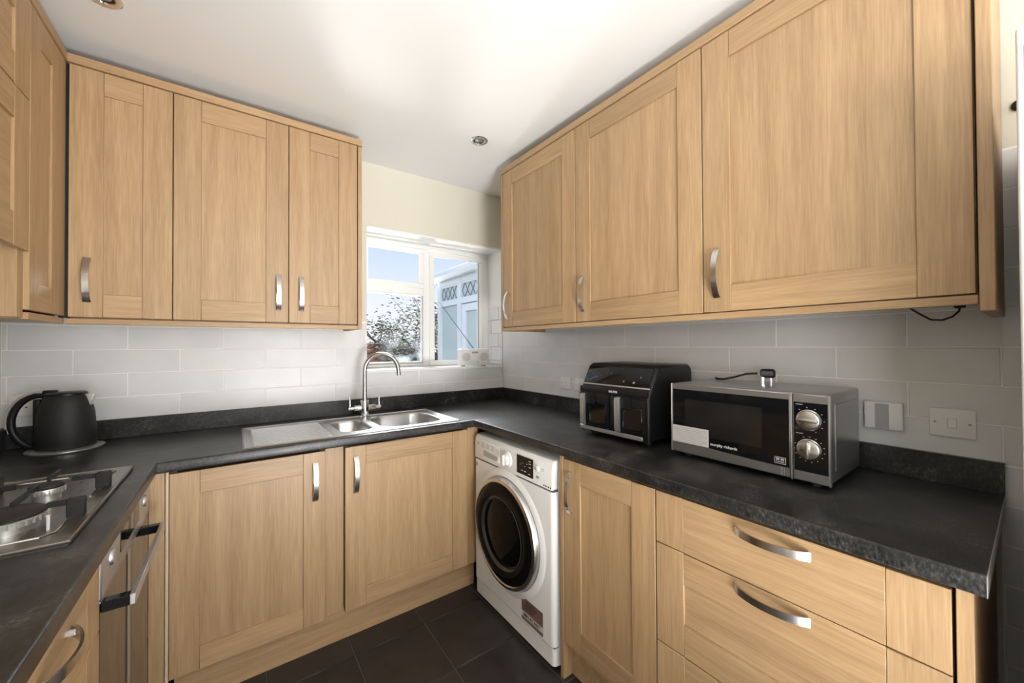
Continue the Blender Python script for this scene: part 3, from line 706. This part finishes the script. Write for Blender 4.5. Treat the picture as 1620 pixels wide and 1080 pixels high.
for k in range(9): b.box(0.010, 0.126-(0.0 if k % 3 else random.uniform(0.01, 0.04)), -0.0029, -0.0024, 0.056+0.0058*k, 0.0571+0.0058*k)
part('small_print', b, 'ink_grey', nt_)
text('lettering', 'morphy richards', 0.0125, 'ink_white', door, (0.137, -0.0022, 0.062), FR, bold=0.0002)
b = MB()
for (x0, x1, z0, z1) in ((0.322, 0.351, 0.068, 0.0695), (0.322, 0.351, 0.050, 0.0515), (0.322, 0.3235, 0.05, 0.0695), (0.3495, 0.351, 0.05, 0.0695), (0.326, 0.335, 0.060, 0.066), (0.338, 0.347, 0.060, 0.066), (0.326, 0.347, 0.0545, 0.057)): b.box(x0, x1, -0.0024, -0.0017, z0, z1)
part('emblem', b, 'ink_silver', door)
part('catch_lines', MB().box(0.338, 0.341, -0.0006, 0.001, 0.018, 0.041).box(0.345, 0.3475, -0.0006, 0.001, 0.018, 0.041), 'silver_trim', door)

# plug and cable lying on the microwave
pz = WZ+MWZ1
pg = thing('mains_plug', 'black three-pin plug resting pins down on the microwave', 'plug', (-0.115, -1.803, pz+0.0005), math.radians(-60))
part('housing', MB().prism([(-0.020, -0.015), (0.014, -0.018), (0.022, -0.010), (0.022, 0.010), (0.014, 0.018), (-0.020, 0.015)], 0.019, 0.050, 'z', bev=0.008, seg=3), 'black_plastic', pg)
part('pin', MB().box(-0.018, -0.012, -0.014, -0.010, 0.0, 0.021), 'chrome', pg); part('pin', MB().box(-0.018, -0.012, 0.010, 0.014, 0.0, 0.021), 'chrome', pg); part('pin', MB().box(0.008, 0.012, -0.004, 0.004, 0.0, 0.021), 'chrome', pg)
cb = [Vector((-0.125, -1.775, pz+0.034)), Vector((-0.135, -1.74, pz+0.030)), Vector((-0.13, -1.70, pz+0.016)), Vector((-0.125, -1.66, pz+0.006)), Vector((-0.10, -1.62, pz+0.004)), Vector((-0.06, -1.60, pz+0.004)), Vector((-0.042, -1.60, pz-0.02)), Vector((-0.036, -1.62, pz-0.10)), Vector((-0.036, -1.66, pz-0.24))]
part('cable', MB().tube([(Matrix.Rotation(math.radians(60), 4, 'Z') @ (p-Vector((-0.115, -1.803, pz+0.0005)))) for p in cb], 0.0035, 8), 'black_rubber', pg)

# ------------------------------------------------------------------ air fryer
af = thing('air_fryer', 'black twin-drawer air fryer with silver handles', 'air fryer', (-0.352, -1.130, WZ), QR)
AW = 0.362
prof = [(0.004, 0.016), (0.0, 0.04), (0.0, 0.19), (0.018, 0.222), (0.062, 0.300), (0.080, 0.312), (0.285, 0.312), (0.305, 0.300), (0.312, 0.280), (0.312, 0.016)]
part('body', MB().prism(prof, 0.0, AW, 'x', bev=0.014, seg=4), 'black_plastic', af)
for (x, y) in ((0.04, 0.05), (AW-0.04, 0.05), (0.04, 0.27), (AW-0.04, 0.27)): part('foot', MB().lathe([(0.014, 0), (0.014, 0.018)], 12, Matrix.Translation((x, y, 0))), 'black_rubber', af)
# sloping glossy display
sl = math.atan2(0.044, 0.078)
dm = Matrix.Translation((0, 0.018, 0.222)) @ Matrix.Rotation(-sl, 4, 'X')
dpn = part('display_panel', MB().box(0.014, AW-0.016, -0.003, 0.003, 0.004, 0.088, 0.0025, 2, dm), 'black_gloss', af)
part('display_trim', MB().box(0.008, AW-0.010, -0.0015, 0.003, -0.003, 0.003, 0.001, 1, dm), 'silver_trim', af)
b = MB()
for (x, z, s_) in ((0.075, 0.035, 0.002), (0.15, 0.055, 0.0012), (0.225, 0.022, 0.003), (0.275, 0.02, 0.004), (0.30, 0.045, 0.002)): b.box(x-s_, x+s_, -0.0034, -0.003, z-s_, z+s_, 0, 1, dm)
part('touch_symbols', b, 'ink_grey', dpn)
part('brow', MB().box(0.006, AW-0.006, -0.004, 0.01, 0.188, 0.212, 0.004, 2), 'black_plastic', af)
text('lettering', 'SALTER', 0.0115, 'ink_white', af, (0.172, -0.0045, 0.196), FR, bold=0.0005, sx=1.15)
part('base_trim', MB().box(0.004, AW-0.03, -0.003, 0.01, 0.020, 0.037, 0.002), 'silver_trim', af)
for k, (x0, x1) in enumerate(((0.006, 0.176), (0.182, 0.352))):
    d = part('drawer', MB().box(x0, x1, -0.010, 0.004, 0.043, 0.182, 0.006, 2), 'black_plastic', af)
    part('window', MB().box(x0+0.066, x1-0.014, -0.0125, -0.009, 0.058, 0.148, 0.003), 'black_gloss', d)
    hx = x0+(0.040 if k == 0 else 0.052)
    b = MB()
    pts = [(-0.030, 0.046), (-0.034, 0.056), (-0.036, 0.165), (-0.034, 0.180), (-0.022, 0.184), (-0.020, 0.046)]
    b.prism(pts, hx-0.012, hx+0.012, 'x', bev=0.003, seg=2)
    h = part('handle', b, 'silver_trim', d)
    part('handle_mount', MB().prism([(-0.021, 0.140), (-0.021, 0.183), (-0.009, 0.186), (-0.006, 0.130)], hx-0.008, hx+0.055, 'x', bev=0.004).box(hx-0.009, hx+0.009, -0.021, -0.008, 0.05, 0.178, 0.002), 'black_plastic', d)

# ------------------------------------------------------------------ kettle
kt = thing('kettle', 'black electric kettle with curved handle on its round base', 'kettle', (-2.150, -0.158, WZ), math.radians(-8))
part('base_plate', MB().lathe([(0.0, 0), (0.096, 0), (0.103, 0.006), (0.103, 0.010), (0.088, 0.013), (0.0, 0.014)], 48), 'silver_trim', kt, label='round silver-rimmed kettle base')
part('body', MB().lathe([(0.0, 0.016), (0.078, 0.016), (0.081, 0.022), (0.079, 0.08), (0.075, 0.14), (0.069, 0.175), (0.060, 0.206), (0.055, 0.212), (0.0, 0.212)], 56), 'black_matt', kt)
ld = part('lid', MB().lathe([(0.0, 0.2), (0.056, 0.212), (0.056, 0.219), (0.050, 0.223), (0.0, 0.225)], 40), 'black_plastic', kt)
part('lid_latch', MB().box(-0.062, -0.026, -0.012, 0.012, 0.218, 0.232, 0.004, 2), 'black_plastic', ld)
hp = []
for k in range(17):
    a = PI*(0.5+1.0*k/16); hp.append((-0.062+0.078*math.cos(a)*1.0-0.004, 0, 0.118+0.098*math.sin(a)-0.004*k/16))
hp[0] = (-0.045, 0, 0.214); hp[-1] = (-0.070, 0, 0.040)
b = MB().tube(hp, [0.011]*17, 12); part('handle', b, 'black_plastic', kt)
part('handle_trim', MB().tube([(p[0]-0.0110*(1 if k > 2 else 0.6), 0, p[2]+0.009*(1-k/9)) for k, p in enumerate(hp[:11])], 0.0065, 10), 'chrome', kt)
part('handle_back', MB().box(-0.086, -0.066, -0.013, 0.013, 0.02, 0.20, 0.005, 2), 'black_plastic', kt)
part('spout', MB().prism([(0.158, 0.052), (0.204, 0.040), (0.213, 0.046), (0.213, 0.082), (0.205, 0.080), (0.165, 0.068)], -0.014, 0.014, 'y', mtx=Matrix(((0, 0, 1, 0), (0, 1, 0, 0), (1, 0, 0, 0), (0, 0, 0, 1))), bev=0.003), 'silver_trim', kt)
part('cord', MB().tube([(-0.09, 0.01, 0.005), (-0.12, 0.03, 0.005), (-0.14, 0.08, 0.006), (-0.135, 0.12, 0.01)], 0.0035, 8), 'black_rubber', kt)

# ------------------------------------------------------------------ hob
hb = thing('gas_hob', 'stainless steel gas hob with black cast pan supports', 'hob')
A, Bx, Cy, Dy = -2.335, -1.893, -1.222, -0.632
part('tray', MB().cells([A, HX0+0.004, -1.922, Bx], [Cy, -1.176, -0.664, Dy], lambda i, j: not (i == 1 and j == 1), WZ+0.0003, WZ+0.009), 'hob_steel', hb)
part('well', MB().box(HX0+0.004, -1.922, -1.176, -0.664, WZ-0.012, WZ+0.001), 'hob_steel', hb)
part('rim', MB().tube([(A, Cy, WZ+0.007), (Bx, Cy, WZ+0.007), (Bx, Dy, WZ+0.007), (A, Dy, WZ+0.007)], 0.0045, 8), 'hob_steel', hb)
part('well_seal', MB().tube([(HX0+0.01, -1.168, WZ+0.008), (-1.945, -1.168, WZ+0.008), (-1.928, -1.15, WZ+0.008), (-1.928, -0.945, WZ+0.008)], 0.0025, 8).tube([(-1.928, -0.915, WZ+0.008), (-1.928, -0.69, WZ+0.008), (-1.945, -0.672, WZ+0.008), (HX0+0.01, -0.672, WZ+0.008)], 0.0025, 8), 'chrome', hb)
burn = [(-2.025, -1.055, 0.062), (-2.020, -0.845, 0.032), (-2.225, -1.055, 0.042), (-2.225, -0.80, 0.042)]
for (x, y, r) in burn:
    bo = part('burner', MB().lathe([(r*0.8, 0), (r*0.8, 0.014), (r*1.0, 0.016), (r*1.02, 0.028), (r*0.98, 0.030), (0, 0.030)], 40, Matrix.Translation((x, y, WZ+0.001))), 'silver_trim', hb)
    part('burner_cap', MB().lathe([(0, 0.030), (r*0.97, 0.030), (r*0.99, 0.034), (r*0.90, 0.038), (0, 0.039)], 40, Matrix.Translation((x, y, WZ+0.001))), 'cast_iron', bo)
    b = MB()
    nn = int(r*500)
    for k in range(nn):
        a = 2*PI*k/nn; b.box(-0.0012, 0.0012, -0.0012, 0.0012, 0.017, 0.028, 0, 1, Matrix.Translation((x+r*1.02*math.cos(a), y+r*1.02*math.sin(a), WZ+0.001)) @ Matrix.Rotation(a, 4, 'Z'))
    part('flame_slots', b, 'ink_grey', bo)
part('igniter', MB().lathe([(0.003, 0), (0.003, 0.030), (0.004, 0.032), (0, 0.032)], 10, Matrix.Translation((-1.950, -1.105, WZ+0.001))), 'ink_white', hb)
for (y, x0) in ((-1.055, -2.13), (-0.83, -2.13)):
    r = 0.030 if y > -0.9 else 0.045
    b = MB()
    zt = WZ+0.047
    b.box(-1.935, -1.905, y-0.008, y+0.008, WZ+0.006, zt+0.002, 0.002)           # outer foot
    b.box(-1.95-0.03 if y > -0.9 else -1.965, -1.91, y-0.004, y+0.004, zt-0.012, zt, 0.001)
    part('pan_support', b, 'cast_iron', hb); b = MB()
    for dx_ in (-0.11, 0.0):
        for sg in (-1, 1):
            b.box(-2.03+dx_*0-0.003, -2.03+0.003, y+sg*(r+0.004) if sg > 0 else y-0.115, y+0.115 if sg > 0 else y-(r+0.004), zt-0.014, zt, 0.001) if dx_ == 0 else None
    b.box(-2.145, -2.135, y-0.115, y+0.115, WZ+0.020, zt-0.006, 0.001)
    b.box(-2.145, -2.075, y-0.004, y+0.004, zt-0.014, zt, 0.001)
    b.box(-2.29, -2.14, y-0.004, y+0.004, zt-0.022, zt-0.004, 0.001)
    b.box(-2.155, -2.130, y+0.09, y+0.115, WZ+0.001, zt+0.002, 0.002).box(-2.155, -2.130, y-0.115, y-0.09, WZ+0.001, zt-0.01, 0.002)
    part('pan_support', b, 'cast_iron', hb)

# ------------------------------------------------------------------ oven
ov = thing('oven', 'built-in steel and dark glass oven under the hob', 'oven', (XF, -1.156, 0), QL)
OW = 0.572
part('cavity_box', MB().box(0.004, OW-0.004, 0.022, 0.46, 0.15, 0.866), 'black_matt', ov)
cpn = part('control_panel', MB().box(0.0, OW, -0.002, 0.021, 0.752, 0.866, 0.0015), 'oven_steel', ov)
part('display', MB().box(0.17, 0.40, -0.0035, 0.0, 0.782, 0.842, 0.0005), 'black_gloss', cpn)
for x in (0.085, 0.487):
    part('knob', MB().lathe([(0.019, 0), (0.018, 0.003), (0.016, 0.006), (0.0, 0.0065)], 32, Matrix.Translation((x, -0.002, 0.810)) @ Matrix.Rotation(PI/2, 4, 'X')), 'oven_steel', cpn)
od = part('door', MB().box(0.0, OW, 0.0, 0.021, 0.152, 0.745, 0.0015), 'oven_glass', ov)
part('door_edge', MB().box(0.0, OW, -0.001, 0.010, 0.7455, 0.7495), 'oven_steel', od)
part('handle_bar', MB().box(0.0+0.005, 0.445, -0.056, -0.046, 0.722, 0.746, 0.001), 'oven_steel', od)
for x in (0.005, 0.423): part('handle_bracket', MB().box(x, x+0.022, -0.046, -0.0005, 0.722, 0.745, 0.001), 'black_gloss', od)

# ------------------------------------------------------------------ radio on the sill
ra = thing('radio', 'small white twin-speaker radio with raised aerial on the window sill', 'radio', (-0.349, 0.010, 1.1585), math.radians(-11.5))
RW, RH, RD = 0.213, 0.117, 0.075
part('case', MB().box(0, RW, 0.004, RD, 0.005, RH+0.005, 0.008, 3), 'plastic_white', ra)
part('face', MB().box(0.002, RW-0.002, 0.0, 0.005, 0.007, RH+0.003, 0.002, 2), 'plastic_offwhite', ra)
for x in (0.043, RW-0.040):
    part('speaker_grille', MB().lathe([(0.030, 0), (0.030, 0.001), (0.027, 0.0016), (0, 0.0018)], 32, Matrix.Translation((x, 0, 0.066)) @ Matrix.Rotation(PI/2, 4, 'X')), 'grille_grey', ra)
part('display', MB().box(0.082, 0.130, -0.0012, 0.001, 0.091, 0.103), 'ink_grey', ra)
for x in (0.080, 0.130): part('knob', MB().lathe([(0.009, 0), (0.008, 0.006), (0, 0.006)], 20, Matrix.Translation((x, 0, 0.03)) @ Matrix.Rotation(PI/2, 4, 'X')), 'plastic_offwhite', ra)
b = MB()
for k in range(6): b.box(0.088+0.012*(k % 3), 0.095+0.012*(k % 3), -0.001, 0.001, 0.062-0.01*(k//3), 0.067-0.01*(k//3))
part('button_pad', b, 'plastic_white', ra)
for x in (0.03, RW-0.03):
    for y in (0.015, RD-0.012): part('foot', MB().lathe([(0.006, 0), (0.006, 0.006)], 10, Matrix.Translation((x, y, 0))), 'black_rubber', ra)
inv = Matrix.Rotation(math.radians(11.5), 3, 'Z')
a0 = inv @ (Vector((-0.222, 0.050, 1.283))-Vector((-0.349, 0.010, 1.1585))); a1 = inv @ (Vector((-0.490, 0.050, 1.602))-Vector((-0.349, 0.010, 1.1585)))
part('aerial', MB().tube([a0, a0.lerp(a1, 0.5), a1], [0.0026, 0.002, 0.0014], 8).lathe([(0.0, -0.003), (0.003, 0), (0, 0.003)], 8, Matrix.Translation(a1)), 'ink', ra)

# ------------------------------------------------------------------ sockets and switches
def plate(name, label, cat, loc, rz, w, h, group=None):
    t = thing(name, label, cat, loc, rz, group)
    part('face_plate', MB().box(-w/2, w/2, -0.009, 0.0, -h/2, h/2, 0.002, 2), 'plastic_white', t); return t
def screws(t, xs_):
    for x in xs_: part('screw', MB().lathe([(0.003, 0), (0.003, 0.0008), (0, 0.0008)], 10, Matrix.Translation((x, -0.009, 0)) @ Matrix.Rotation(PI/2, 4, 'X')), 'plastic_grey', t)
for (yy, lb) in ((-0.682, 'white fused switch plate nearest the corner, left of the air fryer'), (-0.800, 'white fused switch plate partly behind the air fryer')):
    t = plate('switch_plate', lb, 'switch', (-0.0005, yy, 1.075), QR, 0.086, 0.072, 'white electric plates')
    screws(t, (-0.030, 0.032)); part('rocker', MB().box(-0.006, 0.010, -0.013, -0.008, -0.013, 0.013, 0.002), 'plastic_white', t)
t = plate('switch_plate', 'white single rocker switch on the tiles nearest the fridge', 'switch', (-0.0005, -2.218, 1.082), QR, 0.086, 0.078, 'white electric plates')
screws(t, (-0.032, 0.032)); part('rocker', MB().box(-0.009, 0.009, -0.013, -0.008, -0.0135, 0.0135, 0.0015), 'plastic_white', t)
t = thing('control_unit', 'white square heating control with grey window right of the microwave', 'control', (-0.0005, -2.079, 1.084), QR)
part('housing', MB().box(-0.042, 0.044, -0.020, 0.0, -0.041, 0.041, 0.003, 2), 'plastic_white', t)
part('window', MB().box(-0.017, 0.014, -0.0212, -0.019, -0.038, 0.036), 'plastic_grey', t)
t = thing('mains_socket', 'white double socket on the tiles behind the kettle', 'socket', (-2.272, -0.0005, 1.078))
part('face_plate', MB().box(-0.066, 0.08, -0.009, 0.0, -0.043, 0.043, 0.002, 2), 'plastic_white', t)
b = MB()
for x in (-0.032, 0.046): b.box(x-0.0035, x+0.0035, -0.0094, -0.0088, 0.008, 0.016).box(x-0.014, x-0.008, -0.0094, -0.0088, -0.012, -0.007).box(x+0.008, x+0.014, -0.0094, -0.0088, -0.012, -0.007)
part('pin_holes', b, 'ink', t); screws(t, (-0.058, 0.072))

# ------------------------------------------------------------------ under-cabinet lights with lead
for (s0, s1, lb) in ((1.10, 1.20, 'small white puck light fitting under the middle right wall cabinet'), (1.62, 1.72, 'small white puck light fitting at the joint of the right wall cabinets')):
    t = thing('cabinet_light', lb, 'light', (-0.20, -(s0+s1)/2, 1.4095), 0, 'under-cabinet lights')
    part('disc', MB().lathe([(0.0, -0.012), (0.030, -0.012), (0.034, -0.008), (0.034, 0.0)], 28), 'plastic_white', t)
    part('lens', MB().lathe([(0.0, -0.0145), (0.020, -0.0142), (0.024, -0.012)], 24), 'lamp_glass', t)
t = thing('cabinet_light', 'slim strip light with black lead under the right wall cabinets beside the fridge', 'light', (0, 0, 0), 0)
part('strip', MB().box(-0.30, -0.285, -2.155, -1.75, 1.398, 1.4095, 0.002), 'silver_trim', t)
def Pt(x, y, z): return Vector((x, y, z))
pl = [Pt(-0.292, -2.150, 1.402), Pt(-0.285, -2.172, 1.396), Pt(-0.27, -2.192, 1.376), Pt(-0.25, -2.208, 1.362), Pt(-0.22, -2.224, 1.361), Pt(-0.19, -2.238, 1.370), Pt(-0.17, -2.247, 1.384), Pt(-0.165, -2.249, 1.404)]
part('lead', MB().tube(pl, 0.0022, 8), 'black_rubber', t)
part('connector', MB().box(-0.175, -0.155, -2.258, -2.238, 1.392, 1.4095, 0.002), 'black_plastic', t)
part('clip', MB().box(-0.20, -0.13, -2.232, -2.218, 1.398, 1.4095, 0.002), 'plastic_white', t)
o = add('cable_trunking', MB().box(-0.014, -0.0005, -2.29, -0.5, 1.400, 1.4095, 0.001).mesh('cable_trunking', 'plastic_white')); tag(o, 'thin white trunking under the right wall cabinets against the tiles', 'trunking')

# ------------------------------------------------------------------ downlights
def downlight(x, y, label):
    t = thing('downlight', label, 'light', (x, y, Z_CEIL), 0, 'recessed ceiling spotlights')
    part('ring', MB().lathe([(0.048, 0.0), (0.048, -0.003), (0.043, -0.006), (0.030, -0.004), (0.027, 0.0)], 40, cap=False), 'chrome', t)
    part('baffle', MB().lathe([(0.0275, -0.002), (0.022, -0.0005)], 32, cap=False), 'black_matt', t)
    part('lens', MB().lathe([(0.0225, -0.001), (0.018, -0.004), (0.0, -0.005)], 28, cap=False), 'lamp_glass', t)
downlight(-0.558, -0.595, 'small recessed chrome ceiling spotlight nearest the window')
downlight(-1.967, -0.640, 'recessed chrome ceiling spotlight cut by the top edge above the left cabinets')

# ------------------------------------------------------------------ fridge
fr = thing('fridge_freezer', 'tall white fridge freezer at the right edge of view', 'fridge', (-0.622, -2.3455, 0), QR)
part('cabinet', MB().box(0.004, 0.55, 0.055, 0.60, 0.03, 1.795, 0.006, 2), 'enamel_white', fr)
part('door', MB().box(0.0, 0.554, 0.0, 0.05, 0.918, 1.805, 0.006, 3), 'enamel_white', fr, label='upper fridge door')
part('door', MB().box(0.001, 0.553, 0.004, 0.05, 0.05, 0.898, 0.005, 3), 'enamel_white', fr, label='lower freezer door')
part('door_gap', MB().box(0.004, 0.55, 0.008, 0.05, 0.898, 0.918), 'plastic_grey', fr)
sk2 = part('energy_sticker', MB().box(0.0065, 0.10, -0.0008, 0.0005, 1.705, 1.790), 'sticker_white', fr)
part('blue_panel', MB().box(0.008, 0.098, -0.0014, -0.0006, 1.722, 1.772), 'sticker_blue', sk2)
for (x, y) in ((0.04, 0.09), (0.51, 0.09), (0.04, 0.56), (0.51, 0.56)): part('foot', MB().lathe([(0.018, 0), (0.018, 0.032)], 12, Matrix.Translation((x, y, 0))), 'black_rubber', fr)
o = add('wall_hook', MB().lathe([(0.014, 0), (0.014, 0.006), (0.008, 0.011), (0, 0.012)], 20, Matrix.Rotation(-PI/2, 4, 'Y')).mesh('wall_hook', 'black_plastic'), None, (0.0068, -2.340, 1.915)); tag(o, 'small dark round hook on the wall above the tiles behind the fridge', 'hook')

# ------------------------------------------------------------------ outside
struct('ground', MB().box(-8, 16, 0.31, 30, -0.35, -0.25), 'grass')
cv = thing('conservatory', 'white conservatory side wall with leaded top lights and gutter outside the window', 'conservatory', (0.30, 1.75, -0.25), QR)
# local x = towards photographer (world -y), local y = into conservatory (world +x)
zo = 0.25; CWd = 1.15
def cbox(x0, x1, y0, y1, z0, z1): return MB().box(x0, x1, y0, y1, z0+zo, z1+zo, 0.003)
part('corner_post', cbox(-0.01, 0.055, -0.01, 0.06, -0.25, 2.05), 'conservatory_white', cv)
part('post', cbox(0.465, 0.545, -0.005, 0.06, -0.25, 2.05), 'conservatory_white', cv)
part('post', cbox(1.10, CWd+0.03, -0.005, 0.06, -0.25, 2.05), 'conservatory_white', cv)
part('top_rail', cbox(0.055, 1.10, 0.0, 0.06, 1.978, 2.06), 'conservatory_white', cv)
part('transom', cbox(0.055, 1.10, -0.004, 0.06, 1.745, 1.812), 'conservatory_white', cv)
part('bottom_rail', cbox(0.055, 1.10, 0.0, 0.06, -0.25, 0.25), 'conservatory_white', cv)
for (x0, x1) in ((0.055, 0.465), (0.545, 1.10)):
    part('top_light_frame', cbox(x0, x1, 0.005, 0.05, 1.955, 1.98), 'conservatory_white', cv); 
    p = part('pane', cbox(x0, x1, 0.02, 0.028, 1.81, 1.96), 'frosted', cv)
    b = MB(); n = 4 if x1 < 0.5 else 5; wdt = (x1-x0)/n
    for k in range(n):
        for (p0, p1) in (((0, .5), (.5, 1)), ((.5, 1), (1, .5)), ((1, .5), (.5, 0)), ((.5, 0), (0, .5))):
            b.tube([(x0+wdt*(k+p0[0]), 0.017, 1.81+zo+0.15*p0[1]), (x0+wdt*(k+p1[0]), 0.017, 1.81+zo+0.15*p1[1])], 0.004, 4)
    part('leading', b, 'lead', p)
part('pane', cbox(0.055, 0.465, 0.022, 0.03, 0.25, 1.745), 'frosted', cv)
d = part('door', MB().box(0.56, 0.64, -0.004, 0.05, zo-0.2, 1.735+zo, 0.003).box(0.64, 1.02, -0.004, 0.05, 1.66+zo, 1.735+zo, 0.003).box(1.02, 1.09, -0.004, 0.05, zo-0.2, 1.735+zo, 0.003).box(0.64, 1.02, -0.004, 0.05, zo-0.2, zo+0.1, 0.003), 'conservatory_white', cv)
part('pane', cbox(0.64, 1.02, 0.02, 0.028, 0.1, 1.66), 'frosted', d)
part('blind', cbox(0.06, 1.1, 0.55, 0.56, -0.2, 2.0), 'frosted', cv)
part('gutter', MB().prism([(-0.115, 2.060), (-0.115, 2.105), (-0.10, 2.112), (-0.02, 2.112), (0.0, 2.06), (-0.03, 2.032), (-0.085, 2.032)], -0.07, CWd+0.1, 'x', mtx=Matrix.Translation((0, 0, zo))), 'conservatory_white', cv)
part('roof', MB().prism([(-0.09, 2.115), (0.0, 2.06), (1.5, 2.62), (1.5, 2.68)], -0.05, CWd+0.1, 'x', mtx=Matrix.Translation((0, 0, zo))), 'conservatory_white', cv)
part('end_wall', cbox(-0.005, 0.05, 0.06, 1.6, -0.25, 2.05), 'conservatory_white', cv)

# garden wall, fence, house, trees
gw = thing('garden_wall', 'low orange brick garden wall beyond the window at the left', 'wall', (0, 0, -0.25))
part('mortar_core', MB().box(-3.0, 1.75, 7.52, 7.68, 0, 1.62), 'mortar', gw)
b = MB(); rn = random.Random(4)
for r in range(21):
    x = -3.0-(0.11 if r % 2 else 0)
    while x < 1.74:
        b.box(max(x, -3.0), min(x+0.212, 1.75), 7.505, 7.53, 0.004+0.077*r, 0.070+0.077*r); x += 0.224
o = part('bricks', b, 'brick', gw, smooth=0); o['kind'] = 'stuff'
fc = thing('garden_fence', 'dark grey weathered board fence at the end of the garden', 'fence', (0, 0, -0.25))
for k in range(28):
    x = 1.76+k*0.15; part('board', MB().box(x, x+0.144, 7.6, 7.62, 0, 1.50+rn.uniform(-.02, .02)), 'fence_wood', fc)
ho = thing('distant_house', 'distant house with brown tiled roof behind the trees', 'house', (0, 0, -0.25))
part('wall', MB().box(-3, 4.4, 22, 26, 0, 2.5), 'brick', ho)
part('roof', MB().prism([(21.5, 2.4), (24, 4.0), (26.5, 2.4)], -3.3, 4.7, 'x'), 'roof_tile', ho)
def tree(name, label, base, h, spread, nleaf, seed, bush=False):
    rn = random.Random(seed); t = thing(name, label, 'tree', base)
    tips = []
    def grow(p, d, ln, r, lvl, b):
        pts = [p]; rad = [r]; q = p.copy(); dd = d.copy()
        for k in range(5):
            dd = (dd+Vector((rn.uniform(-.28, .28), rn.uniform(-.28, .28), rn.uniform(-.08, .16)))).normalized()
            q = q+dd*ln/5; pts.append(q.copy()); rad.append(r*(1-0.11*(k+1)))
            if lvl >= 2: tips.append(q.copy())
        b.tube(pts, rad, 6)
        if lvl < 4:
            for k in range(3 if lvl < 3 else 2):
                s_ = rn.choice(pts[2:]); a = rn.uniform(0, 2*PI)
                nd = (dd*0.5+Vector((math.cos(a)*spread, math.sin(a)*spread, rn.uniform(0.0, 0.7)))).normalized()
                grow(s_, nd, ln*rn.uniform(0.55, 0.8), r*0.5, lvl+1, b)
    b = MB()
    for k in range(3):
        a = 2*PI*k/3+rn.random(); grow(Vector((0, 0, h*0.28)), Vector((math.cos(a)*0.6, math.sin(a)*0.6, 0.8)).normalized(), h*0.38, 0.05, 1, b)
    b.tube([(0, 0, 0), (0.03, 0.02, h*0.15), (0, 0, h*0.30)], [0.09, 0.07, 0.05], 8)
    part('branches', b, 'bark', t)
    b = MB()
    for k in range(nleaf):
        c = rn.choice(tips)+Vector((rn.gauss(0, .10), rn.gauss(0, .10), rn.gauss(0, .08)))
        s_ = rn.uniform(0.018, 0.036)
        m1 = Matrix.Translation(c) @ Matrix.Rotation(rn.uniform(0, 6.3), 4, 'Z') @ Matrix.Rotation(rn.uniform(-1.2, 1.2), 4, 'X')
        vs = [b.bm.verts.new(m1 @ Vector(v)) for v in ((-s_, 0, 0), (0, -s_*0.5, s_*0.15), (s_*1.2, 0, 0), (0, s_*0.5, s_*0.15))]
        b.bm.faces.new((vs[0], vs[1], vs[3])); b.bm.faces.new((vs[1], vs[2], vs[3]))
    o = part('foliage', b, 'leaf', t, smooth=0); o['kind'] = 'stuff'
    return t
tree('apple_tree', 'leafy small tree with spreading bare branches close to the kitchen window', (1.22, 4.1, -0.25), 2.75, 0.9, 4600, 3)
tree('shrub', 'dense green shrub beyond the small tree near the fence', (2.05, 6.2, -0.25), 2.35, 0.9, 3600, 8)
tree('shrub', 'low leafy shrub seen behind the corner post of the conservatory', (4.4, 9.6, -0.25), 3.2, 0.8, 3000, 15)
